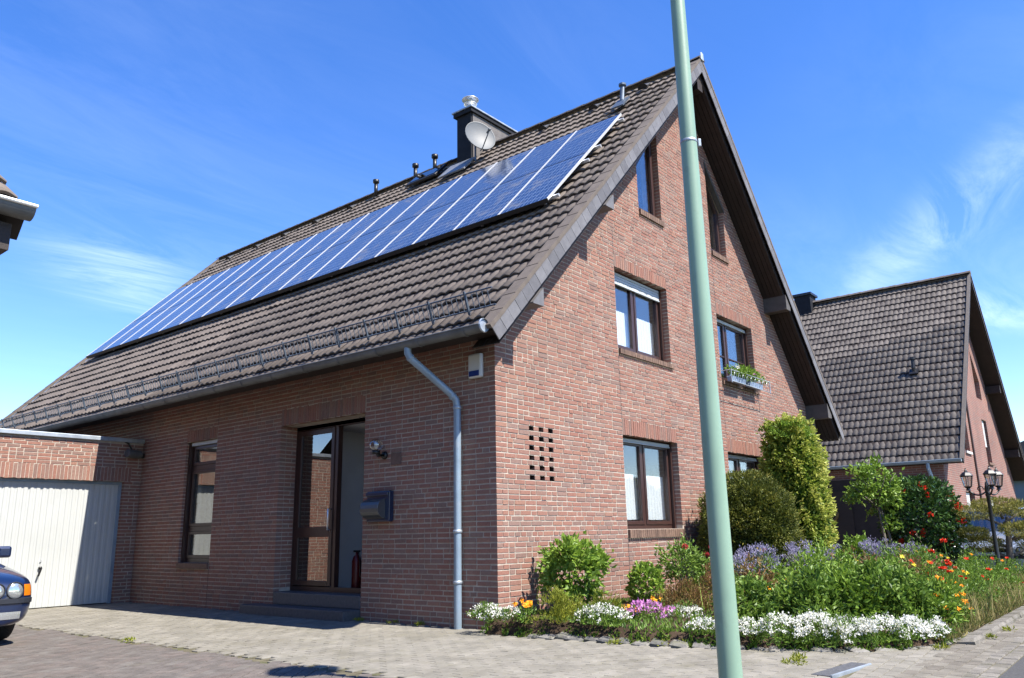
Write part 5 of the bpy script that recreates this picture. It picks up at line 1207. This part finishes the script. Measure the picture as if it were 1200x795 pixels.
# pansies
def pansy(x, y, col, label, n=6, sp=.07, h=.13, group='pansies'):
    t = plant('pansy', label, 'flowers', x, y, group); z = SZ(x, y)
    P, Nn, T = blob(160, (x, y, z + .03), (sp, sp, .07), 10, .25, zmin=z - .02); leaves('foliage', P, Nn, .05, .025, M['leaf_mid'], t, T)
    for i in range(n):
        c = np.array([x + random.uniform(-sp, sp), y + random.uniform(-sp, sp), z + h + random.uniform(-.04, .02)]); fd = np.array([-.6, -.5, .5]); k = 5
        a = np.arange(k) * 2 * math.pi / k; u = np.cross(fd, [0, 0, 1.]); u /= np.linalg.norm(u); v = np.cross(u, fd / np.linalg.norm(fd)); D = u[None] * np.cos(a)[:, None] + v[None] * np.sin(a)[:, None]
        leaves('flower', np.tile(c, (k, 1)), D, .034, .036, M[col], t, RNG.uniform(0, 1, k), spread=.12, up=0, fold=.1)
    return t
pansy(-.16, -.54, 'fl_orange', 'cluster of orange pansies by the house corner', 8, .09, .17)
pansy(.40, -1.5, 'fl_orange', 'a few orange pansies among the white cushions', 4, .1, .14)
pansy(1.3, -1.35, 'fl_orange', 'two orange pansies in front of the reddish barberry', 3, .07, .15)
t = plant('heather', 'yellow-green heather cushion below the leafy shrub', 'heather', .0, -.84); z = SZ(.0, -.84)
P, Nn, T = blob(3400, (.0, -.84, z), (.34, .30, .30), 60, .10, .55, 1, zmin=z - .02); leaves('foliage', P, Nn, .05, .010, M['leaf_yellow'], t, T, up=.8)
t = plant('heather', 'sparse yellowish heather tuft right of the leafy shrub', 'heather', .72, -.98); z = SZ(.72, -.98)
P, Nn, T = blob(900, (.72, -.98, z), (.2, .2, .24), 30, .12, .5, 1, zmin=z - .02); leaves('foliage', P, Nn, .06, .009, M['leaf_yellow'], t, T - .1, up=1.)
t = plant('pink_cushion', 'mauve-pink flowering cushion beside the white candytuft', 'flowers', .58, -1.62); z = SZ(.58, -1.62)
P, Nn, T = blob(500, (.58, -1.62, z), (.26, .28, .15), 24, .16, zmin=z - .02); leaves('foliage', P, Nn, .04, .016, M['leaf_mid'], t, T)
P, Nn, T = blob(620, (.58, -1.62, z + .07), (.27, .30, .11), 40, .10, .7, 1., zmin=z + .04); leaves('blossoms', P, Nn, .032, .030, M['fl_pink'], t, T, up=.6, kind='stuff')
t = plant('hydrangea', 'small compact bright green bush below the ground floor window', 'shrub', 2.12, -.72); z = SZ(2.12, -.72)
P, Nn, T = shell(900, (2.12, -.72, z + .24), (.22, .22, .27), .2, .1, zmin=z); leaves('foliage', P, Nn, .065, .045, M['leaf_bright'], t, T + .15, up=.2)
stems((2.12, -.72, z - .02), [(2.05, -.7, .35), (2.2, -.75, .35)], .01, M['bark'], t)
t = plant('rose_bush', 'loose rose bush with a few dark red blooms under the window', 'rose', 3.05, -.80); z = SZ(3.05, -.8)
P, Nn, T = blob(1500, (3.05, -.80, z + .42), (.42, .34, .40), 36, .14, .4, 1., zmin=z); leaves('foliage', P, Nn, .06, .035, M['leaf_mid'], t, T + .08)
stems((3.05, -.80, z - .02), [(2.8, -.8, .7), (3.2, -.9, .75), (3.05, -.7, .95), (3.3, -.7, .6)], .008, M['bark'], t)
for c in ((2.78, -.98, .86), (3.35, -1.0, .74)):
    P, Nn, T = shell(30, c, (.028, .028, .025), .2); leaves('flower', P, Nn, .026, .03, M['fl_crimson'], t, T)
t = plant('barberry', 'low reddish-brown barberry cushion left of the lamp pole', 'shrub', 2.1, -1.25); z = SZ(2.1, -1.25)
P, Nn, T = blob(3000, (1.85, -1.42, z), (.58, .34, .38), 60, .11, .5, 1., zmin=z - .02); leaves('foliage', P, Nn, .05, .014, M['leaf_red'], t, T, up=.8)
t = plant('barberry', 'dark purple-red tuft at the pole side of the barberry', 'shrub', 2.6, -1.42); z = SZ(2.6, -1.42)
P, Nn, T = blob(700, (2.6, -1.42, z + .1), (.2, .2, .34), 20, .14, zmin=z); leaves('foliage', P, Nn, .05, .016, M['leaf_red'], t, T * .3 + .7, up=1.)
# yew ball
t = plant('clipped_yew', 'large rounded clipped yew with bronze-green foliage against the gable', 'shrub', 5.18, -.88)
P, Nn, T = shell(32000, (5.18, -.88, 1.05), (.73, .73, .88), .09, .075, zmin=.15, jit=.22, power=2.3)
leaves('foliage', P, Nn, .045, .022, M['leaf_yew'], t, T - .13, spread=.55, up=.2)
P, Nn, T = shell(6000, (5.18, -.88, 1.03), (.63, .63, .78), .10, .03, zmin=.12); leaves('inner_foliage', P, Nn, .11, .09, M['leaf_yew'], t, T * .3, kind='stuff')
P, Nn, T = shell(900, (5.18, -.88, 1.05), (.76, .76, .92), .03, .06, zmin=.3, power=2.3); leaves('stray_shoots', P, Nn, .085, .014, M['leaf_yew'], t, T + .15, spread=.35, up=.5)
stems((5.18, -.88, .05), [(5.05, -.9, 1.1), (5.3, -1.0, 1.1), (5.18, -.8, 1.3)], .04, M['bark'], t, 'trunk')
# ivy-covered column
t = plant('ivy_column', 'tall column of yellow-green ivy tinted paler on its sunny side at the gable corner', 'ivy', 7.56, -.82)
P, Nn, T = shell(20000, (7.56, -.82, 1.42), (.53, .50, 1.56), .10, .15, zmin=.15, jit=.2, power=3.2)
gf = np.clip(.5 + .5 * (Nn @ np.array([.55, -.8, 0])), 0, 1); leaves('foliage', P, Nn, .062, .048, M['leaf_ivy'], t, T * .7 + .36 * gf + .04, spread=.5, up=-.1)  # leaves facing the sun tinted paler, sunlight put into their colour
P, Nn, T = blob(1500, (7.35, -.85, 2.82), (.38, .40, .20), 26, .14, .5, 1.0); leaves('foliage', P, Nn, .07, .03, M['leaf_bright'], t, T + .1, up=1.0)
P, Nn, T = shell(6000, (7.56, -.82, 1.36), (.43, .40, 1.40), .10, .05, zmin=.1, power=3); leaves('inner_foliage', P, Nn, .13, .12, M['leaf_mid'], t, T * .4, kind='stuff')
P, Nn, T = shell(1100, (7.56, -.82, 1.46), (.56, .53, 1.60), .03, .10, zmin=.3, power=3); leaves('stray_shoots', P, Nn, .11, .05, M['leaf_ivy'], t, T + .1, spread=.5, up=.3)
stems((7.56, -.82, .05), [(7.5, -.85, 2.1), (7.65, -.85, 1.9)], .05, M['bark'], t, 'trunk')
# standard rose tree
t = plant('rose_tree', 'standard rose tree on two bare stems with a loose light green crown', 'tree', 9.0, -1.85)
P, Nn, T = blob(2100, (9.0, -1.78, 1.80), (.60, .55, .52), 46, .13, .35, 1.05); leaves('crown', P, Nn, .085, .055, M['leaf_bright'], t, T + .05, up=.1)
P, Nn, T = blob(120, (9.05, -2.0, 1.15), (.2, .2, .15), 8, .2); leaves('crown', P, Nn, .08, .05, M['leaf_bright'], t, T)
mb = MB().tube([(9.0, -1.9, .05), (9.02, -1.88, .8), (9.0, -1.82, 1.6)], [.035, .03, .02], 8).tube([(9.15, -2.02, .05), (9.1, -1.98, .7), (9.05, -1.85, 1.5)], [.03, .026, .018], 8)
for a in np.linspace(0, 6, 7): mb.tube([(9.0, -1.84, 1.3 + .06 * a), (9.0 + .45 * math.cos(a), -1.8 + .4 * math.sin(a), 1.75 + .06 * a)], [.016, .006], 5)
mb.build('trunk', M['bark'], t, smooth=True)
# camellia
t = plant('camellia', 'large glossy dark green camellia with scattered red blooms', 'shrub', 9.9, -2.35)
P, Nn, T = shell(4200, (9.9, -2.35, 1.15), (.80, .72, .86), .14, .10, zmin=.2, jit=.25); leaves('foliage', P, Nn, .10, .052, M['leaf_gloss'], t, T, spread=.7)
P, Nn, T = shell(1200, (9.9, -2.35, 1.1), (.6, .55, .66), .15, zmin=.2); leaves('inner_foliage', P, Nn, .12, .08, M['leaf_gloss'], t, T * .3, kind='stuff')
for i in range(26):
    d = RNG.normal(0, 1, 3); d /= np.linalg.norm(d)
    if d @ np.array([-.85, -.5, .1]) < .1: d = -d
    d[2] = d[2] * .8 + .1; c = np.array([9.9, -2.35, 1.15]) + d * np.array([.8, .72, .86]); P, Nn, T = shell(16, c, (.035, .035, .03), .2); leaves('flower', P, Nn, .038, .045, M['fl_red'], t, T)
stems((9.9, -2.35, .05), [(9.7, -2.3, .9), (10.1, -2.5, .9), (9.9, -2.2, 1.2)], .03, M['bark'], t, 'trunk')
t = plant('young_bush', 'small fresh green bush in front of the dark porch', 'shrub', 7.6, -1.75)
P, Nn, T = blob(800, (7.6, -1.75, .62), (.26, .24, .38), 24, .16, .4, 1., zmin=.1); leaves('foliage', P, Nn, .08, .045, M['leaf_bright'], t, T + .08)
stems((7.6, -1.75, .05), [(7.55, -1.7, .7), (7.7, -1.8, .65)], .01, M['bark'], t)
# dense leafy perennials (peony-like foliage) behind the white cushions
def perennial(x, y, rx, ry, h, m_, label, n=1900, lf=(.07, .036), sh=.0, name='leafy_perennial', cat='plant', group='green perennials in the bed'):
    t = plant(name, label, cat, x, y, group); z = SZ(x, y)
    P, Nn, T = blob(n, (x, y, z + h * .42), (rx, ry, h * .70), 60, .12, .5, 1.05, zmin=z - .01); leaves('foliage', P, Nn, lf[0], lf[1], M[m_], t, T + sh, up=.35)
    stems((x, y, z - .02), [(x + random.uniform(-.5, .5) * rx, y + random.uniform(-.5, .5) * ry, z + h * .6) for _ in range(5)], .007, M['leaf_mid'], t); return t
LB = 'bushy green perennial in the band behind the white candytuft'
PER = [(.95, -2.55, .34, .3, .42, 'leaf_mid'), (1.25, -2.85, .36, .3, .44, 'leaf_mid'), (1.35, -3.2, .36, .3, .46, 'leaf_mid'), (1.62, -3.45, .38, .3, .50, 'leaf_bright'), (1.85, -3.62, .36, .3, .50, 'leaf_mid'), (2.1, -3.85, .36, .26, .46, 'leaf_mid')]
for i, (x, y, rx, ry, h, m_) in enumerate(PER): perennial(x, y, rx, ry, h, m_, LB, 1900, sh=.06 if m_ == 'leaf_mid' else -.05)
LB2 = 'loose yellowish green perennial filling the middle of the flower bed'
for (x, y, h) in ((1.6, -2.3, .6), (2.2, -2.75, .62), (2.5, -3.2, .62), (2.9, -3.45, .60), (3.2, -2.7, .65), (2.7, -2.2, .5), (3.9, -3.1, .55), (4.4, -2.5, .5), (5.0, -3.3, .55), (6.2, -3.0, .6), (5.6, -2.3, .55), (7.2, -2.9, .65), (3.6, -1.9, .5)):
    perennial(x, y, .42, .36, h, ['leaf_bright', 'leaf_yellow', 'leaf_bright', 'leaf_yellow', 'leaf_red', 'leaf_bright', 'leaf_mid'][int(x * 7 + y * 3) % 7], LB2, 1300, (.06, .028), .08, group='yellowish perennials in the bed')
# marigolds
t = plant('marigold', 'leafy marigold clump with orange blooms at the kerb', 'flowers', 2.55, -4.05); z = SZ(2.55, -4.05)
P, Nn, T = blob(2300, (2.6, -4.05, z + .15), (.62, .28, .30), 60, .12, .45, 1., zmin=z - .01); leaves('foliage', P, Nn, .065, .030, M['leaf_bright'], t, T + .0, up=.4)
def daisy(par, c, col, r=.032, k=12, fd=(-.5, -.35, .75)):
    fd = np.array(fd) / np.linalg.norm(fd); a = np.arange(k) * 2 * math.pi / k; u = np.cross(fd, [0, 1., 0]); u /= np.linalg.norm(u); v = np.cross(u, fd); D = u[None] * np.cos(a)[:, None] + v[None] * np.sin(a)[:, None]
    leaves('flower', np.tile(np.array(c, float), (k, 1)), D, r, r * .55, M[col], par, RNG.uniform(0, 1, k), spread=.12, up=.1, fold=.1)
for (x, y, z) in [(2.15, -3.98, .46), (2.3, -4.12, .36), (2.5, -4.15, .42), (2.55, -4.1, .52), (2.75, -4.2, .47), (2.85, -4.12, .44), (2.9, -4.25, .33), (3.0, -4.1, .42), (3.05, -4.22, .25), (2.7, -4.3, .27), (2.4, -4.28, .22), (2.6, -4.25, .34), (3.15, -4.15, .32), (2.95, -4.3, .17), (2.2, -4.2, .24)]: daisy(t, (x, y, z), 'fl_orange', random.uniform(.03, .04))
for (x, y, z) in [(1.1, -2.6, .5), (1.2, -2.75, .46)]: daisy(t, (x, y, z), 'fl_orange', .03)
# straw-coloured grasses and poppies
def blades(name, label, x0, x1, y0, y1, n, h, m_, lean=.25):
    px = RNG.uniform(x0, x1, n); py = RNG.uniform(y0, y1, n); pz = np.array([SZ(a, b_) for a, b_ in zip(px, py)]); hh = h * RNG.uniform(.5, 1.15, n); a = RNG.uniform(0, 6.28, n); ld = RNG.uniform(0, lean, n) * hh
    B = np.stack([px, py, pz], 1); s_ = np.stack([np.cos(a), np.sin(a), 0 * a], 1) * .004; tip = B + np.stack([np.cos(a + 1.2) * ld, np.sin(a + 1.2) * ld, hh], 1); mid = (B + tip) / 2 + np.array([0, 0, .03])
    V = np.stack([B - s_, B + s_, mid + s_ * .8, mid - s_ * .8, tip], 1).reshape(-1, 3); b_ = (np.arange(n) * 5)[:, None]; F = np.concatenate([b_ + np.array([0, 1, 2]), b_ + np.array([0, 2, 3]), b_ + np.array([3, 2, 4])])
    o = add(name, V, F, M[m_], tint=np.clip(RNG.normal(.5, .25, n), 0, 1).repeat(5), kind='stuff'); return meta(o, label, 'grass')
blades('tall_grass', 'straw coloured feathery grass among the poppies by the kerb', 2.4, 8.8, -4.43, -3.2, 3000, .30, 'straw', .9)
for (x, y, h) in ((3.4, -3.85, .34), (3.9, -4.1, .28), (4.3, -3.6, .42), (4.9, -4.05, .3), (5.4, -3.8, .4), (6.0, -4.15, .3), (6.4, -3.7, .45), (7.0, -4.0, .35), (7.6, -3.6, .5), (8.2, -4.0, .4), (8.6, -3.3, .5), (5.8, -3.2, .55), (6.7, -2.6, .6), (4.4, -3.1, .55)): perennial(x, y, .40, .30, h, 'leaf_bright' if random.random() < .6 else 'leaf_mid', 'loose green clump growing between the poppies and the kerb', 1100, (.05, .018), -.05, name='wildflower_clump', group='green clumps among the poppies')
blades('green_grass', 'thin green stalks growing between the flowers of the bed', 1.6, 8.6, -4.1, -1.6, 1500, .42, 'leaf_bright', .7)
pp0 = plant('poppy', 'red poppy swaying on a thin stalk among the straw coloured grass', 'poppy', 4.6, -3.8, 'red poppies in the grass'); pz0 = SZ(4.6, -3.8)
MB().tube([(4.6, -3.8, pz0 - .01), (4.62, -3.81, pz0 + .3), (4.6, -3.8, pz0 + .52)], .004, 5).build('stem', M['leaf_mid'], pp0)
k = 9; a = np.arange(k) * 2 * math.pi / k; leaves('flower', np.tile((4.6, -3.8, pz0 + .51), (k, 1)), np.stack([np.cos(a), np.sin(a), .55 + 0 * a], 1), .046, .056, M['fl_red'], pp0, RNG.uniform(0, 1, k), spread=.12, up=.1, fold=.2)
MB().lathe([(0, 0), (.012, .005), (.012, .02), (0, .025)], (4.6, -3.8, pz0 + .505), 8).build('seed_head', M['black'], pp0)
for (x, y, s_) in [(5.96, -3.5, 1.45), (5.59, -3.4, 1.18), (5.03, -3.7, 1.03), (4.4, -3.75, .91), (4.32, -3.85, .84), (4.46, -3.95, .72), (4.54, -4.0, .67), (4.25, -3.6, .78), (5.75, -4.05, .78), (4.98, -4.15, .6), (4.53, -4.3, .42), (4.01, -3.3, .9), (5.47, -3.7, .8), (6.44, -4.35, .4), (3.61, -2.9, .98), (6.9, -4.1, .7)]: copy_tree(pp0, (x, y, SZ(x, y) - .01), random.uniform(0, 6), scale=s_)
# lavender / catmint
for (x, y, rx) in ((2.6, -2.05, .4), (3.4, -1.7, .35), (4.6, -1.9, .45), (5.9, -1.75, .4), (7.0, -2.25, .5), (7.9, -2.55, .5)):
    t = plant('catmint', 'hazy catmint clump with pale violet flower spikes in the bed', 'flowers', x, y, 'catmint clumps'); z = SZ(x, y)
    P, Nn, T = blob(1000, (x, y, z + .30), (rx, .32, .32), 40, .13, zmin=z); leaves('foliage', P, Nn, .05, .016, M['leaf_grey'], t, T, up=.8)
    P, Nn, T = blob(900, (x, y, z + .52), (rx, .34, .22), 44, .09, .5, 1., zmin=z + .3); leaves('blossoms', P, Nn, .034, .015, M['fl_lav'], t, T, up=1.2, kind='stuff')
for (x, y, z) in ((3.1, -1.2, .85), (3.9, -1.35, .72), (4.2, -1.5, .78), (3.5, -1.6, .6), (4.5, -1.45, .62)):
    t = plant('crimson_rose', 'single crimson rose bloom on a thin stem before the yew', 'rose', x, y, 'crimson roses by the yew'); stems((x, y, .05), [(x, y, z)], .006, M['leaf_mid'], t); P, Nn, T = shell(30, (x, y, z), (.026, .026, .022), .2); leaves('flower', P, Nn, .024, .028, M['fl_crimson'], t, T)
    P, Nn, T = blob(120, (x, y, z * .6), (.12, .12, .2), 8, .25); leaves('foliage', P, Nn, .055, .032, M['leaf_mid'], t, T)
# cloud-pruned pine
t = plant('cloud_pine', 'cloud-pruned pine with yellowish needle pads behind the lamp post', 'tree', 10.0, -3.65)
mb = MB().tube([(10.0, -3.65, 0), (10.1, -3.7, .45), (9.95, -3.75, .8), (10.15, -3.75, 1.2)], [.07, .06, .05, .03], 8)
pads = [(9.95, -3.3, 1.30, .48, .13), (10.3, -3.95, 1.34, .46, .13), (10.05, -3.62, 1.42, .5, .13), (10.5, -4.2, 1.02, .5, .12), (9.95, -3.95, .98, .40, .12), (10.4, -4.3, 1.25, .4, .12), (9.9, -3.2, .92, .3, .10), (10.2, -3.3, .72, .42, .13), (10.6, -4.1, .75, .45, .13)]
for (x, y, z, r, h) in pads:
    mb.tube([(10.05, -3.7, z - .25), (x, y, z - .05)], [.03, .012], 6)
    P, Nn, T = shell(1900, (x, y, z), (r, r * .85, h), .2, .12, jit=.24); leaves('needle_pad', P, Nn, .06, .010, M['leaf_pine'], t, T, up=.8)
mb.build('trunk', M['bark'], t, smooth=True)
for i in range(46):
    x, y = random.uniform(1.6, 7.5), random.uniform(-4.2, -2.6); h = random.uniform(.3, .62); col_ = random.choice(['fl_orange', 'fl_orange', 'fl_red', 'fl_yellow', 'fl_red'])
    nm_ = {'fl_orange': 'orange', 'fl_red': 'scarlet', 'fl_yellow': 'yellow'}[col_]; z = SZ(x, y); t = plant('bed_flower', f'single {nm_} daisy-like bloom standing up from the green bed', 'flower', x, y, f'{nm_} blooms dotted over the bed')
    MB().tube([(x, y, z - .01), (x + .01, y, z + h * .6), (x, y, z + h)], .0035, 5).build('stem', M['leaf_mid'], t); daisy(t, (x, y, z + h), col_, random.uniform(.024, .036))
n = 9000; gx = RNG.uniform(0, 1, n); gy = RNG.uniform(-4.35, -.1, n)
le = np.interp(gy, [p[1] for p in BED[2:]][::-1][2:], [p[0] for p in BED[2:]][::-1][2:]) + .08; gx = le + gx ** 1.5 * (8.8 - le)
keep = np.sin(gx * 3.1 + 1.3 * np.sin(gy * 2.7)) + np.sin(gy * 4.3 + gx) > -.75; gx, gy = gx[keep], gy[keep]
P = np.stack([gx, gy, np.array([SZ(a, b_) for a, b_ in zip(gx, gy)])], 1); o = leaves('ground_cover', P, np.tile((0, 0, 1.), (len(P), 1)), .055, .024, M['leaf_mid'], None, RNG.normal(.55, .25, len(P)), spread=.7, up=.1, kind='stuff'); meta(o, 'low green ground cover spread over the flower bed soil', 'ground cover')
n = 3000; gy = RNG.uniform(-4.4, .1, n); dxx = np.abs(RNG.normal(.10, .10, n))
le = np.interp(gy, [p[1] for p in BED[2:]][::-1][2:], [p[0] for p in BED[2:]][::-1][2:]) + .06
P = np.stack([le + dxx, gy, np.minimum(.10, -.03 + .75 * dxx)], 1); keep = np.sin(gy * 9) + np.sin(gy * 23 + 1) > -.4; P = P[keep]
o = leaves('edge_greenery', P, np.tile((-.4, -.2, 1.), (len(P), 1)), .05, .022, M['leaf_bright'], None, RNG.normal(.45, .25, len(P)), spread=.7, up=.2, kind='stuff'); meta(o, 'low greenery creeping over the edging stones of the bed', 'ground cover')
n = 4200; P = np.stack([RNG.uniform(1.2, 9., n), RNG.uniform(-4.46, -4.15, n), np.full(n, .035)], 1)
o = leaves('kerb_greenery', P, np.tile((0, -.3, 1.), (n, 1)), .075, .014, M['straw'], None, RNG.normal(.4, .3, n), spread=.6, up=.5, kind='stuff'); meta(o, 'dry grassy fringe creeping along the kerb stones', 'ground cover')
# weeds in paving joints
for (x, y) in ((-.42, -3.6), (-.25, -3.55), (-.55, -3.62), (-2.85, 2.9), (-.14, 2.3), (-.30, -1.75), (.0, -2.35), (-.12, -2.2), (.9, -4.4), (1.9, -4.62), (2.7, -4.66), (-.08, 1.7), (-.08, 1.2)):
    P, Nn, T = blob(70, (x, y, .0), (.07, .055, .02), 7, .3, zmin=-.01); o = leaves('weed_tuft', P, Nn, .04, .012, M['leaf_yellow'], None, T, up=.7); meta(o, 'low weed tuft growing out of the paving joints', 'weed', 'weeds in the paving', 'stuff')
print('tris', sum(len(o.data.polygons) for o in COL.objects if o.type == 'MESH'), 'objects', len(COL.objects))
